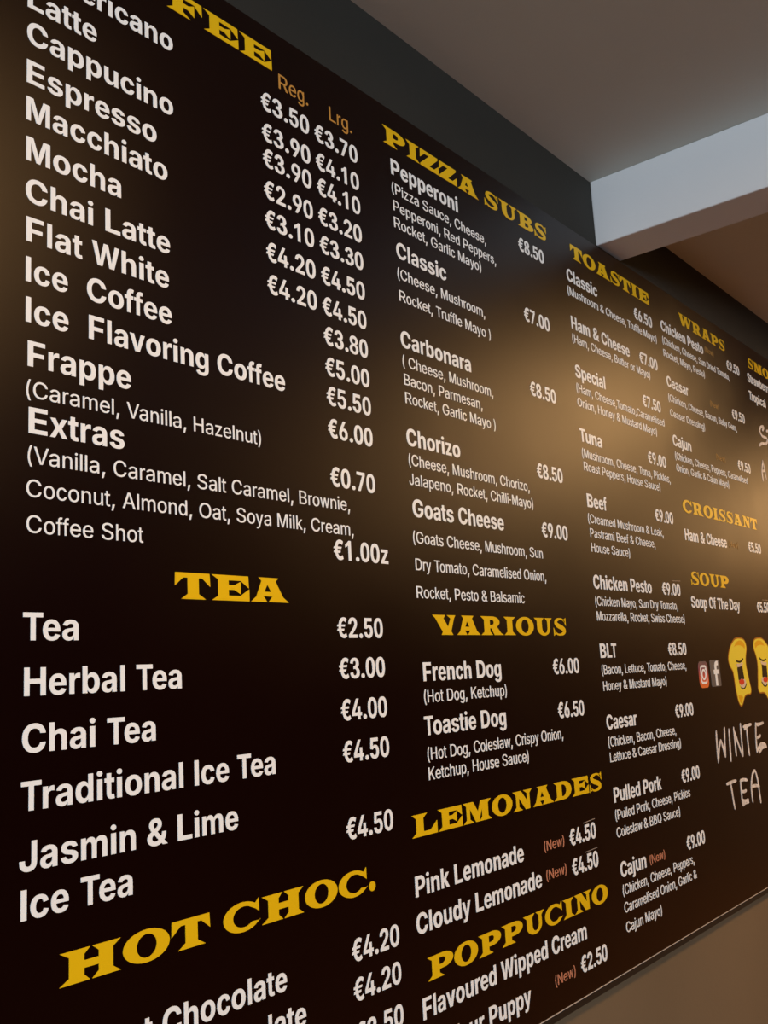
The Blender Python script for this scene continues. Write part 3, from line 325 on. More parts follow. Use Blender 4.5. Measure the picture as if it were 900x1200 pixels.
GLYPH_R = {
    '&': '1319|580 -20 486 -14 402 4 326 34 260 75 205 124 162 182 130 246 110 315 104 389 114 480 144 558 192 626 254 690 304 731 357 774 414 817 635 980 663 1002 694 1028 724 1059 748 1095 765 1137 771 1186 759 1251 724 1303 668 1338 595 1349 542 1343 496 1326 458 1299 430 1262 412 1219 406 1168 412 1113 432 1061 462 1009 501 955 548 897 601 832 1287 0 1070 0 505 678 454 740 406 798 362 852 305 928 262 1003 234 1082 225 1167 236 1260 270 1342 324 1410 398 1461 487 1493 590 1504 694 1493 783 1460 855 1410 908 1344 941 1268 952 1183 946 1118 926 1057 896 1001 856 950 809 902 754 858 456 637 401 593 358 551 326 510 298 449 289 383 298 314 324 254 366 205 422 168 490 145 567 137 654 146 738 174 816 218 885 278 925 326 960 381 988 442 1016 544 1026 658 1199 658 1195 565 1184 484 1165 415 1129 330 1088 265 1048 217 1015 182 979 137 926 89 865 49 796 19 724 -3 652 -16',
    '(': '800|255 607 259 717 270 831 288 948 307 1037 328 1124 353 1209 380 1292 421 1398 465 1494 513 1581 688 1581 651 1502 616 1421 584 1338 554 1254 520 1141 491 1029 468 918 451 810 441 706 438 607 441 518 450 428 464 338 485 246 513 150 546 50 576 -27 610 -108 647 -192 688 -279 513 -279 465 -192 421 -104 383 -16 349 73 320 163 292 275 271 386 259 497',
    ')': '800|112 -279 154 -189 192 -104 226 -22 256 56 289 156 316 252 336 344 351 433 359 521 362 607 359 707 349 810 332 918 309 1029 280 1141 246 1254 217 1338 184 1421 150 1502 112 1581 287 1581 335 1494 380 1398 420 1292 448 1209 473 1124 494 1037 512 948 530 831 541 717 545 607 541 495 528 384 508 271 478 159 450 69 416 -19 378 -107 335 -193 287 -279',
    ',': '550|108 -359 196 208 402 208 246 -359',
    '-': '1328|988 719 988 553 334 553 334 719',
    '.': '550|279 -13 227 -3 184 26 154 70 144 122 154 174 184 218 227 247 279 257 331 247 374 218 404 174 414 122 404 70 374 26 331 -3',
    'A': '1413|52 0 593 1490 813 1490 1361 0 1161 0 845 884 825 943 802 1011 778 1088 750 1178 719 1282 684 1401 720 1401 686 1280 654 1175 626 1084 602 1007 580 940 561 884 254 0|324 416 324 582 1089 582 1089 416',
    'B': '1340|180 0 180 1490 708 1490 806 1484 892 1466 966 1436 1027 1397 1078 1349 1116 1294 1154 1199 1166 1095 1158 1007 1132 936 1093 880 1042 837 985 805 922 782 922 768 992 754 1062 720 1125 667 1178 595 1212 505 1224 397 1211 290 1172 195 1132 139 1078 92 1011 52 930 23 835 6 725 0|370 168 720 168 825 175 907 198 968 235 1023 310 1041 399 1032 471 1003 537 957 594 896 638 819 666 730 676 370 676|370 836 698 836 774 844 843 868 901 906 946 956 974 1019 984 1091 967 1180 916 1255 863 1292 792 1315 704 1322 370 1322',
    'C': '1496|783 -20 690 -14 602 3 520 32 442 72 372 124 309 185 254 256 208 336 170 426 143 524 127 630 122 744 127 858 143 965 170 1063 208 1152 254 1233 309 1304 372 1366 442 1417 520 1458 602 1487 690 1504 783 1510 893 1502 996 1477 1061 1452 1121 1419 1177 1380 1227 1335 1272 1284 1310 1226 1342 1163 1367 1095 1384 1021 1194 1021 1172 1093 1140 1156 1097 1210 1046 1254 987 1289 923 1314 854 1329 783 1334 697 1326 616 1304 541 1266 474 1214 417 1147 370 1066 335 972 314 865 307 744 314 624 335 517 370 422 418 342 475 276 542 224 617 186 697 164 783 156 854 161 923 176 987 202 1046 236 1097 281 1140 334 1172 397 1194 469 1384 469 1368 396 1343 328 1312 265 1273 208 1228 157 1178 111 1122 72 1062 39 998 14 894 -12',
    'D': '1478|645 0 285 0 285 168 633 168 747 176 848 199 934 238 1007 291 1067 357 1113 437 1146 529 1165 633 1172 748 1166 862 1146 964 1114 1056 1068 1135 1010 1200 940 1253 856 1291 760 1314 651 1322 277 1322 277 1490 664 1490 769 1484 866 1468 955 1440 1036 1401 1109 1352 1173 1293 1228 1224 1274 1146 1310 1058 1335 963 1351 859 1356 748 1351 636 1335 531 1309 435 1273 348 1227 269 1171 199 1106 140 1031 90 947 51 855 22 754 6|370 1490 370 0 180 0 180 1490',
    'G': '1528|789 -20 693 -14 602 3 518 32 440 73 369 124 306 186 252 257 206 338 169 427 143 525 127 630 122 744 127 858 143 965 169 1063 206 1152 252 1233 306 1304 368 1366 438 1417 515 1458 597 1487 684 1504 777 1510 854 1506 927 1494 998 1475 1063 1448 1125 1415 1181 1375 1232 1329 1277 1277 1316 1220 1347 1159 1372 1093 1389 1023 1193 1023 1166 1091 1132 1152 1090 1205 1042 1250 986 1286 923 1312 854 1329 778 1334 693 1326 614 1304 540 1266 474 1214 417 1148 370 1068 335 973 314 865 307 744 314 624 335 517 370 423 418 343 475 276 543 224 619 186 701 164 789 156 870 162 944 180 1011 210 1070 250 1120 301 1160 362 1190 431 1208 509 1214 594 1271 583 828 583 828 749 1400 749 1400 586 1391 468 1365 361 1321 265 1278 201 1227 144 1170 96 1104 54 1008 13 903 -12',
    'H': '1522|180 0 180 1490 370 1490 370 846 1152 846 1152 1490 1342 1490 1342 0 1152 0 1152 678 370 678 370 0',
    'J': '1169|545 -20 451 -13 366 9 291 45 224 96 170 160 131 236 108 325 100 426 100 506 290 506 290 426 298 343 321 273 360 218 412 179 473 155 545 147 616 155 677 179 729 218 768 273 791 342 799 426 799 1490 989 1490 989 426 981 325 958 236 920 160 866 96 799 45 724 9 639 -13',
    'K': '1376|310 426 310 629 361 698 412 763 463 826 515 888 569 949 624 1009 1069 1490 1318 1490 682 808 672 809|180 0 180 1490 370 1490 370 980 367 659 370 566 370 0|1094 0 555 758 673 906 1319 0',
    'L': '1158|180 0 180 1490 370 1490 370 168 1060 168 1060 0',
    'M': '1850|180 0 180 1490 450 1490 817 550 831 513 846 468 864 416 882 360 900 302 917 244 933 189 947 138 905 138 920 187 936 240 953 298 972 356 990 412 1007 465 1023 512 1037 550 1399 1490 1670 1490 1670 0 1483 0 1483 851 1483 900 1484 956 1484 1016 1486 1080 1487 1146 1488 1212 1490 1278 1491 1342 1507 1342 1485 1272 1462 1202 1439 1131 1416 1064 1395 1000 1374 942 1356 892 1340 851 1007 0 842 0 504 851 489 891 471 940 451 996 430 1058 407 1126 383 1196 359 1269 334 1342 352 1342 354 1284 356 1221 357 1156 358 1090 359 1024 360 962 361 903 361 851 361 0',
    'N': '1543|180 0 180 1490 404 1490 1010 537 1036 495 1068 442 1103 380 1142 311 1181 236 1219 155 1192 155 1184 239 1179 320 1176 395 1174 464 1173 525 1173 576 1173 1490 1363 1490 1363 0 1137 0 597 848 560 908 522 970 482 1038 437 1118 402 1179 363 1250 318 1329 353 1329 358 1222 362 1124 366 1036 368 960 370 898 371 850 371 0',
    'O': '1566|784 -20 691 -14 603 3 521 32 444 72 373 124 310 185 255 256 208 336 170 426 144 524 127 630 122 744 127 858 144 965 170 1063 208 1152 255 1233 310 1304 373 1366 444 1417 521 1458 603 1487 691 1504 784 1510 877 1504 964 1487 1047 1458 1124 1417 1195 1366 1257 1304 1312 1233 1358 1152 1396 1063 1423 965 1439 858 1444 744 1439 630 1423 524 1396 426 1358 336 1312 256 1257 185 1195 124 1124 72 1047 32 964 3 877 -14|784 156 870 164 950 186 1024 224 1091 276 1148 342 1196 422 1231 517 1252 624 1259 744 1252 865 1231 973 1196 1068 1148 1148 1091 1214 1024 1266 950 1304 870 1326 784 1334 698 1326 617 1304 542 1266 475 1214 418 1147 370 1066 335 972 314 865 307 744 314 624 335 517 370 423 418 343 475 276 542 224 617 186 698 164',
    'P': '1308|180 0 180 1490 690 1490 799 1483 895 1462 976 1426 1045 1379 1101 1322 1144 1256 1174 1182 1192 1102 1198 1016 1192 930 1174 850 1144 775 1101 708 1045 651 977 603 895 567 800 546 691 539 330 539 330 706 682 706 788 716 872 746 934 794 976 858 1001 932 1009 1016 1001 1099 976 1174 934 1236 872 1283 787 1313 680 1323 370 1323 370 0',
    'Q': '1566|722 466 920 466 1086 248 1128 190 1376 -140 1178 -140 1016 78 974 134|784 -20 691 -14 603 3 521 32 444 72 373 124 310 185 255 256 208 336 170 426 144 524 127 630 122 744 127 858 144 965 170 1063 208 1152 255 1233 310 1304 373 1366 444 1417 521 1458 603 1487 691 1504 784 1510 877 1504 964 1487 1047 1458 1124 1417 1195 1366 1257 1304 1312 1233 1358 1152 1396 1063 1423 965 1439 858 1444 744 1439 630 1423 524 1396 426 1358 336 1312 256 1257 185 1195 124 1124 72 1047 32 964 3 877 -14|784 156 870 164 950 186 1024 224 1091 276 1148 342 1196 422 1231 517 1252 624 1259 744 1252 865 1231 973 1196 1068 1148 1148 1091 1214 1024 1266 950 1304 870 1326 784 1334 698 1326 617 1304 542 1266 475 1214 418 1147 370 1066 335 972 314 865 307 744 314 624 335 517 370 423 418 343 475 276 542 224 617 186 698 164',
    'R': '1318|180 0 180 1490 690 1490 799 1483 895 1464 976 1430 1045 1386 1101 1331 1144 1267 1174 1194 1192 1115 1198 1030 1192 945 1174 866 1144 795 1101 732 1045 679 977 636 895 604 800 584 691 578 286 578 286 747 682 747 788 756 872 782 933 823 976 880 1001 949 1009 1030 1001 1113 976 1184 933 1243 871 1286 787 1314 680 1323 370 1323 370 0|1036 0 676 671 890 671 1256 0',
    'S': '1314|657 -26 554 -20 461 -3 378 26 304 65 242 114 192 172 154 237 128 310 116 390 311 390 329 313 368 252 424 204 494 170 573 151 657 144 753 152 838 177 911 217 966 270 1001 335 1013 409 1003 474 972 526 925 567 865 600 795 627 718 651 538 702 453 730 378 764 313 803 258 848 202 917 169 998 158 1091 166 1172 188 1245 226 1312 277 1370 338 1419 410 1458 490 1487 577 1504 670 1510 764 1504 851 1487 930 1458 1000 1419 1060 1372 1108 1316 1145 1254 1168 1187 1178 1114 992 1114 975 1181 940 1237 888 1282 823 1316 748 1335 664 1342 574 1334 496 1310 431 1273 383 1224 353 1166 343 1100 355 1030 392 974 444 932 506 900 570 877 627 859 776 818 839 799 908 774 979 741 1047 700 1107 647 1156 582 1187 502 1198 406 1191 327 1170 254 1134 186 1086 125 1024 74 950 31 864 -1 766 -20',
    'T': '1322|98 1322 98 1490 1224 1490 1224 1322 757 1322 757 0 567 0 567 1322',
    'V': '1413|600 0 52 1490 252 1490 567 606 586 550 609 482 634 403 663 312 694 207 729 90 692 90 726 210 758 315 786 406 811 483 833 550 852 606 1159 1490 1361 1490 819 0',
    'a': '1150|471 -26 370 -16 278 14 201 63 141 131 103 216 90 318 100 405 128 474 172 528 230 568 296 599 370 620 447 635 525 647 616 658 688 667 743 676 782 691 804 714 812 749 812 755 806 820 786 874 754 916 708 948 650 968 578 974 504 968 441 949 389 921 348 886 317 849 295 810 122 867 154 930 193 983 238 1026 315 1076 399 1108 486 1126 573 1132 633 1129 700 1118 771 1098 838 1065 899 1015 948 946 981 855 992 737 992 0 815 0 815 152 803 152 778 112 742 72 694 33 633 2 559 -19|502 133 594 143 671 172 732 217 776 274 803 337 812 404 812 559 794 547 764 536 724 526 680 517 633 510 588 504 548 499 517 495 454 484 396 468 345 444 305 410 280 366 271 309 278 256 301 212 336 178 383 153 439 138',
    'b': '1254|677 -24 581 -15 506 12 448 52 406 96 375 138 352 173 332 173 332 0 158 0 158 1490 338 1490 338 939 352 939 375 973 405 1014 446 1058 503 1096 578 1123 676 1132 766 1124 848 1101 922 1062 988 1009 1044 942 1090 862 1123 771 1143 669 1150 556 1143 443 1123 340 1090 248 1045 168 989 101 924 47 849 8 767 -16|650 137 746 151 826 194 869 236 904 286 932 346 958 446 967 558 958 668 932 768 888 851 826 916 747 957 650 971 555 958 477 919 416 857 372 774 345 674 336 558 340 479 352 406 372 339 400 280 435 231 478 190 557 150',
    'c': '1170|613 -24 516 -16 427 8 346 48 276 102 216 170 168 250 132 341 111 442 104 552 111 664 132 766 168 858 216 938 276 1006 346 1060 427 1100 516 1124 613 1132 692 1127 766 1111 835 1085 898 1050 953 1006 1000 954 1038 892 1066 823 893 774 878 815 856 853 828 887 796 916 757 939 714 956 666 967 613 971 511 956 429 912 385 869 349 818 322 759 296 660 287 552 296 446 322 348 349 289 385 238 429 195 511 152 613 137 667 141 716 152 760 170 800 194 833 225 861 260 883 300 898 343 1070 294 1043 223 1004 160 957 106 901 60 838 24 768 -2 693 -19',
    'd': '1254|577 -24 488 -16 406 8 331 47 265 101 209 168 164 248 131 340 111 443 104 556 111 669 131 771 164 862 210 942 266 1009 332 1062 407 1101 489 1124 578 1132 676 1123 751 1096 808 1058 850 1014 880 973 902 939 916 939 916 1490 1096 1490 1096 0 922 0 922 173 902 173 880 138 848 96 806 52 748 12 673 -15|604 137 698 150 776 190 838 254 882 339 902 406 914 479 918 558 909 674 882 774 838 857 777 919 699 958 604 971 507 957 428 916 366 851 322 768 296 668 287 558 296 446 322 346 350 286 386 236 429 194 508 151',
    'e': '1194|628 -24 525 -16 432 8 348 48 276 102 216 169 168 249 132 340 111 440 104 550 111 660 132 761 166 853 213 934 272 1002 342 1058 421 1099 510 1124 607 1132 695 1125 782 1102 865 1064 940 1008 983 959 1021 902 1052 835 1075 758 1089 671 1094 573 1094 498 226 498 226 650 997 650 913 594 904 698 878 790 836 866 776 924 700 960 607 972 513 960 434 922 370 866 324 794 296 711 286 623 286 522 297 407 329 312 381 236 450 180 533 147 629 136 692 141 749 155 799 179 842 212 876 256 902 308 1076 260 1041 181 988 112 919 55 834 12 737 -15',
    'f': '758|678 1118 678 964 20 964 20 1118|240 0 240 1267 251 1356 286 1429 338 1486 404 1527 479 1552 558 1560 616 1557 664 1550 700 1539 726 1530 676 1376 660 1381 640 1387 613 1392 579 1393 507 1382 458 1350 430 1298 420 1227 420 0',
    'g': '1256|611 -442 495 -434 396 -410 314 -374 246 -327 192 -273 151 -214 297 -120 324 -154 356 -191 398 -227 452 -258 522 -278 611 -285 695 -278 769 -257 832 -221 880 -170 908 -103 918 -19 918 205 901 205 878 170 848 129 806 88 748 52 673 26 576 18 490 25 409 46 335 82 269 130 212 192 166 267 132 354 111 453 104 564 111 674 131 774 165 864 211 943 267 1009 334 1062 409 1101 491 1124 580 1132 677 1123 752 1096 810 1058 852 1015 883 973 906 939 923 939 923 1118 1098 1118 1098 -29 1091 -119 1069 -198 1033 -264 985 -320 926 -365 858 -399 781 -423 699 -437|606 178 700 190 778 224 840 281 884 358 911 455 920 568 911 680 884 778 840 858 779 920 701 958 606 971 509 957 429 916 367 853 322 771 296 675 287 568 296 460 323 365 368 287 430 228 510 190',
    'h': '1211|338 670 338 0 158 0 158 1490 338 1490 338 847 307 847 346 940 394 1014 452 1067 519 1103 593 1125 674 1132 780 1120 872 1086 925 1049 970 1003 1006 946 1032 878 1048 799 1053 710 1053 0 872 0 872 695 865 775 842 842 804 897 754 938 692 962 620 970 544 961 476 935 419 892 375 833 347 759',
    'i': '496|158 0 158 1118 338 1118 338 0|249 1301 202 1310 161 1336 133 1374 124 1420 133 1466 161 1504 202 1530 249 1539 297 1530 338 1504 366 1466 375 1420 366 1374 338 1336 297 1310',
    'j': '496|157 1118 338 1118 338 -80 330 -178 302 -262 256 -329 192 -378 110 -408 10 -418 -26 -418 -26 -252 7 -252 74 -241 121 -208 148 -153 157 -80|248 1301 200 1310 160 1336 132 1374 123 1420 132 1466 160 1504 200 1530 248 1539 296 1530 337 1504 365 1466 374 1420 365 1374 337 1336 296 1310',
    'k': '1124|327 402 327 625 360 625 838 1118 1061 1118 544 587 524 587|158 0 158 1490 338 1490 338 0|865 0 437 547 565 674 1096 0',
    'l': '462|136 0 136 1490 322 1490 322 0',
    'm': '1794|158 0 158 1118 333 1118 334 868 320 868 350 951 392 1018 446 1071 508 1108 576 1130 647 1138 723 1130 789 1105 844 1063 889 1008 921 942 942 866 918 866 946 944 991 1011 1050 1065 1120 1105 1198 1130 1284 1138 1377 1128 1461 1096 1533 1043 1588 969 1615 907 1631 836 1636 754 1636 0 1456 0 1456 749 1439 853 1388 922 1314 961 1230 974 1160 966 1100 942 1052 905 1016 856 994 797 987 730 987 0 807 0 807 767 792 851 745 917 675 960 588 974 525 966 466 944 414 906 373 853 347 786 338 704 338 0',
    'n': '1210|338 670 338 0 158 0 158 1118 331 1118 332 847 307 847 346 940 394 1014 452 1067 519 1103 593 1125 674 1132 780 1120 872 1086 925 1049 969 1003 1004 946 1031 878 1047 799 1052 710 1052 0 872 0 872 695 865 775 842 842 804 897 754 938 692 962 620 970 544 961 476 935 419 892 375 833 347 759',
    'o': '1228|613 -24 516 -16 427 8 346 48 276 102 216 170 168 250 132 341 111 442 104 552 111 664 132 766 168 858 216 938 276 1006 346 1060 427 1100 516 1124 613 1132 711 1124 800 1100 881 1060 952 1006 1012 938 1060 858 1096 766 1117 664 1124 552 1117 442 1096 341 1060 250 1012 170 952 102 881 48 800 8 711 -16|613 137 716 152 799 195 843 238 879 289 907 348 933 446 942 552 933 659 907 758 879 818 843 869 799 912 716 956 613 971 511 956 429 912 385 869 349 818 322 759 296 660 287 552 296 446 322 348 349 289 385 238 429 195 511 152',
    'p': '1254|158 -418 158 1118 332 1118 332 939 352 939 375 973 405 1014 446 1058 503 1096 578 1123 676 1132 766 1124 848 1101 922 1062 988 1009 1044 942 1090 862 1123 771 1143 669 1150 556 1143 443 1123 340 1090 248 1045 168 989 101 924 47 849 8 767 -16 677 -24 581 -15 506 12 448 52 406 96 375 138 352 173 338 173 338 -418|650 137 746 151 826 194 869 236 904 286 932 346 958 446 967 558 958 668 932 768 888 851 826 916 747 957 650 971 555 958 477 919 416 857 372 774 345 674 336 558 340 479 352 406 372 339 400 280 435 231 478 190 557 150',
    'r': '771|158 0 158 1118 332 1118 332 946 344 946 387 1023 454 1082 539 1121 634 1134 656 1134 682 1133 706 1132 725 1131 725 950 711 952 685 956 652 959 617 960 541 952 474 926 417 887 374 834 347 772 338 700 338 0',
    's': '1081|538 -24 429 -16 334 10 252 51 186 109 138 182 108 271 279 312 314 232 370 177 444 145 536 134 641 146 722 184 775 239 792 303 782 356 752 400 700 433 628 457 442 501 349 529 274 567 216 612 175 668 150 732 142 806 156 896 196 976 236 1021 286 1059 344 1090 443 1122 556 1132 662 1123 752 1098 824 1056 882 1002 927 937 958 863 795 821 764 878 718 930 651 967 557 979 465 968 390 933 341 881 324 817 335 761 369 718 427 684 512 657 681 617 774 589 849 551 906 506 947 451 971 387 979 315 965 222 924 140 882 93 830 53 768 20 699 -4 622 -19',
    't': '670|598 1118 598 964 20 964 20 1118|188 1384 368 1384 368 290 376 225 398 180 439 155 500 146 519 147 544 150 569 154 592 158 629 6 599 -3 566 -9 530 -13 495 -14 405 -6 330 20 269 62 224 120 197 191 188 276',
    'u': '1211|537 -14 431 -2 338 32 286 69 241 116 206 173 179 241 163 319 158 408 158 1118 338 1118 338 423 346 343 368 276 406 221 457 180 518 156 591 148 667 157 734 183 791 226 835 286 863 360 872 448 872 1118 1053 1118 1053 0 879 0 879 271 903 271 864 177 814 103 756 50 689 14 616 -7',
    'w': '1676|409 0 70 1118 261 1118 397 630 416 560 436 485 457 404 478 315 499 220 520 117 489 117 509 216 529 309 550 397 570 479 590 557 610 630 744 1118 936 1118 1068 630 1087 559 1106 482 1126 400 1147 313 1167 218 1187 117 1155 117 1176 217 1197 311 1218 398 1239 480 1259 558 1279 630 1415 1118 1606 1118 1267 0 1088 0 943 506 921 584 900 663 879 744 859 827 839 912 818 998 858 998 838 912 818 828 797 744 776 662 755 582 733 506 588 0',
    'y': '1151|140 -405 186 -249 205 -254 258 -263 305 -262 348 -247 386 -217 420 -168 449 -99 481 -6 54 1118 251 1118 489 455 513 386 534 317 553 249 580 148 608 51 542 51 570 149 598 250 616 318 638 386 661 455 901 1118 1097 1118 606 -167 569 -248 524 -314 473 -364 414 -398 347 -419 272 -426 227 -424 189 -419 159 -412',
    'z': '1131|126 0 126 134 753 940 753 951 146 951 146 1118 985 1118 985 975 376 178 376 167 1005 167 1005 0',
}

# ------------------------------------------------------------------ materials
def mat(name, color, rough=0.5, metal=0.0, spec=0.5, noise=None, bump=None):
    """plain painted surface, with optional fine mottling and relief"""
    mt = bpy.data.materials.new(name)
    mt.use_nodes = True
    nt = mt.node_tree
    b = nt.nodes['Principled BSDF']
    b.inputs['Base Color'].default_value = (*color, 1)
    b.inputs['Roughness'].default_value = rough
    b.inputs['Metallic'].default_value = metal
    b.inputs['Specular IOR Level'].default_value = spec
    tc = nt.nodes.new('ShaderNodeTexCoord')
    if noise:
        scale, amt = noise
        nz = nt.nodes.new('ShaderNodeTexNoise')
        nz.inputs['Scale'].default_value = scale
        nz.inputs['Detail'].default_value = 5
        nt.links.new(tc.outputs['Object'], nz.inputs['Vector'])
        rp = nt.nodes.new('ShaderNodeValToRGB')
        rp.color_ramp.elements[0].position = 0.3
        rp.color_ramp.elements[1].position = 0.7
        rp.color_ramp.elements[0].color = (*[c * (1 - amt) for c in color], 1)
        rp.color_ramp.elements[1].color = (*[min(1, c * (1 + amt)) for c in color], 1)
        nt.links.new(nz.outputs['Fac'], rp.inputs['Fac'])
        nt.links.new(rp.outputs['Color'], b.inputs['Base Color'])
    if bump:
        scale, st = bump
        nz2 = nt.nodes.new('ShaderNodeTexNoise')
        nz2.inputs['Scale'].default_value = scale
        nz2.inputs['Detail'].default_value = 3
        nt.links.new(tc.outputs['Object'], nz2.inputs['Vector'])
        bp = nt.nodes.new('ShaderNodeBump')
        bp.inputs['Strength'].default_value = st
        bp.inputs['Distance'].default_value = 0.002
        nt.links.new(nz2.outputs['Fac'], bp.inputs['Height'])
        nt.links.new(bp.outputs['Normal'], b.inputs['Normal'])
    return mt


def satin(name, color, rough, ior, nz_amt=0.0):
    """printed laminate: matt ink under one even satin sheen"""
    mt = bpy.data.materials.new(name)
    mt.use_nodes = True
    nt = mt.node_tree
    nt.nodes.remove(nt.nodes['Principled BSDF'])
    df = nt.nodes.new('ShaderNodeBsdfDiffuse')
    df.inputs['Color'].default_value = (*color, 1)
    gl = nt.nodes.new('ShaderNodeBsdfAnisotropic')
    gl.distribution = GLOSS
    gl.inputs['Roughness'].default_value = rough
    gl.inputs['Color'].default_value = (1, 1, 1, 1)
    fr = nt.nodes.new('ShaderNodeFresnel')
    fr.inputs['IOR'].default_value = ior
    mx = nt.nodes.new('ShaderNodeMixShader')
    tc = nt.nodes.new('ShaderNodeTexCoord')
    nz = nt.nodes.new('ShaderNodeTexNoise')
    nz.inputs['Scale'].default_value = 6.0
    nz.inputs['Detail'].default_value = 6
    mr = nt.nodes.new('ShaderNodeMapRange')
    mr.inputs['To Min'].default_value = rough - 0.03
    mr.inputs['To Max'].default_value = rough + 0.03
    nt.links.new(tc.outputs['Object'], nz.inputs['Vector'])
    nt.links.new(nz.outputs['Fac'], mr.inputs['Value'])
    nt.links.new(mr.outputs[0], gl.inputs['Roughness'])
    if nz_amt:
        hs = nt.nodes.new('ShaderNodeMapRange')
        hs.inputs['To Min'].default_value = 1 - nz_amt
        hs.inputs['To Max'].default_value = 1.0
        mul = nt.nodes.new('ShaderNodeVectorMath')
        mul.operation = 'SCALE'
        mul.inputs[0].default_value = color
        nz3 = nt.nodes.new('ShaderNodeTexNoise')
        nz3.inputs['Scale'].default_value = 70
        nt.links.new(tc.outputs['Object'], nz3.inputs['Vector'])
        nt.links.new(nz3.outputs['Fac'], hs.inputs['Value'])
        nt.links.new(hs.outputs[0], mul.inputs['Scale'])
        nt.links.new(mul.outputs[0], df.inputs['Color'])
    nt.links.new(fr.outputs[0], mx.inputs[0])
    nt.links.new(df.outputs[0], mx.inputs[1])
    nt.links.new(gl.outputs[0], mx.inputs[2])
    nt.links.new(mx.outputs[0], nt.nodes['Material Output'].inputs['Surface'])
    return mt


M_PANEL = satin('dark_brown_laminate', PANEL_C, PANEL_R, PANEL_IOR)
M_WHITE = satin('white_vinyl', (0.83, 0.845, 0.84), PANEL_R, PANEL_IOR)
M_YELLOW = satin('yellow_vinyl', (0.74, 0.46, 0.006), PANEL_R, PANEL_IOR)
M_AMBER = satin('amber_vinyl', (0.50, 0.24, 0.05), PANEL_R, PANEL_IOR)
M_NEW = satin('orange_vinyl', (0.52, 0.20, 0.11), PANEL_R, PANEL_IOR)
M_NEWDIM = satin('dull_gold_vinyl', (0.30, 0.16, 0.04), PANEL_R, PANEL_IOR)
M_CHALK = mat('white_chalk_marker', (0.62, 0.57, 0.53), 0.8, 0, 0.2, noise=(90, 0.25))
M_SILVER = mat('pale_edge', (0.50, 0.45, 0.41), 0.4)
M_STRIP = mat('dark_strip', (0.006, 0.0035, 0.0015), 0.6)
M_FILM = satin('clear_film_edge', (0.30, 0.24, 0.20), PANEL_R, PANEL_IOR)
M_UPPER = mat('charcoal_wall_paint', UPPER_C, 0.75, 0, 0.3, noise=(4, 0.08), bump=(160, 0.12))
M_LOWER = mat('taupe_wall_paint', LOWER_C, 0.7, 0, 0.3, noise=(2.5, 0.07), bump=(160, 0.12))
M_CEIL = mat('grey_ceiling_paint', CEIL_C, 0.85, 0, 0.2, noise=(1.7, 0.05), bump=(120, 0.1))
M_BEAM = mat('white_beam_paint', BEAM_C, 0.7, 0, 0.3, noise=(2.0, 0.03), bump=(140, 0.1))
M_RIGHT = mat('tan_wall_paint', RIGHT_C, 0.7, 0, 0.3, noise=(2.5, 0.07), bump=(160, 0.12))
M_FLOOR = mat('brown_floor', (0.24, 0.12, 0.05), 0.5, 0, 0.4, noise=(3, 0.2))
M_EM_Y = satin('emblem_yellow', (0.78, 0.64, 0.05), PANEL_R, PANEL_IOR)
M_EM_O = satin('emblem_amber', (0.70, 0.38, 0.01), PANEL_R, PANEL_IOR)
M_EM_RIM = satin('emblem_dark_rim', (0.32, 0.12, 0.01), PANEL_R, PANEL_IOR)
M_EM_K = satin('emblem_black', (0.012, 0.010, 0.006), PANEL_R, PANEL_IOR)
M_EM_R = satin('emblem_red', (0.62, 0.05, 0.02), PANEL_R, PANEL_IOR)
M_EM_P = satin('emblem_pale', (0.66, 0.52, 0.38), PANEL_R, PANEL_IOR)
M_IC_G = satin('icon_grey', (0.13, 0.115, 0.105), PANEL_R, PANEL_IOR)


def ramp_mat(name, stops, z0, z1):
    """printed ink that changes hue up the icon, as the icon itself is drawn"""
    mt = mat(name, (0.5, 0.2, 0.1), 0.5, 0, 0.3)
    nt = mt.node_tree
    tc = nt.nodes.new('ShaderNodeTexCoord')
    sp = nt.nodes.new('ShaderNodeSeparateXYZ')
    mr = nt.nodes.new('ShaderNodeMapRange')
    mr.inputs['From Min'].default_value = z0
    mr.inputs['From Max'].default_value = z1
    rp = nt.nodes.new('ShaderNodeValToRGB')
    while len(rp.color_ramp.elements) < len(stops):
        rp.color_ramp.elements.new(0.5)
    for e, (p, c) in zip(rp.color_ramp.elements, stops):
        e.position = p
        e.color = (*c, 1)
    nt.links.new(tc.outputs['Object'], sp.inputs[0])
    nt.links.new(sp.outputs['Z'], mr.inputs['Value'])
    nt.links.new(mr.outputs[0], rp.inputs[0])
    nt.links.new(rp.outputs[0], nt.nodes['Principled BSDF'].inputs['Base Color'])
    return mt


# ------------------------------------------------------------------ mesh helpers
def winding(p, cs):
    w = 0
    for c in cs:
        for i in range(len(c)):
            a, b = c[i - 1], c[i]
            if a.y <= p.y:
                if b.y > p.y and (b.x - a.x) * (p.y - a.y) - (p.x - a.x) * (b.y - a.y) > 0:
                    w += 1
            elif b.y <= p.y and (b.x - a.x) * (p.y - a.y) - (p.x - a.x) * (b.y - a.y) < 0:
                w -= 1
    return w


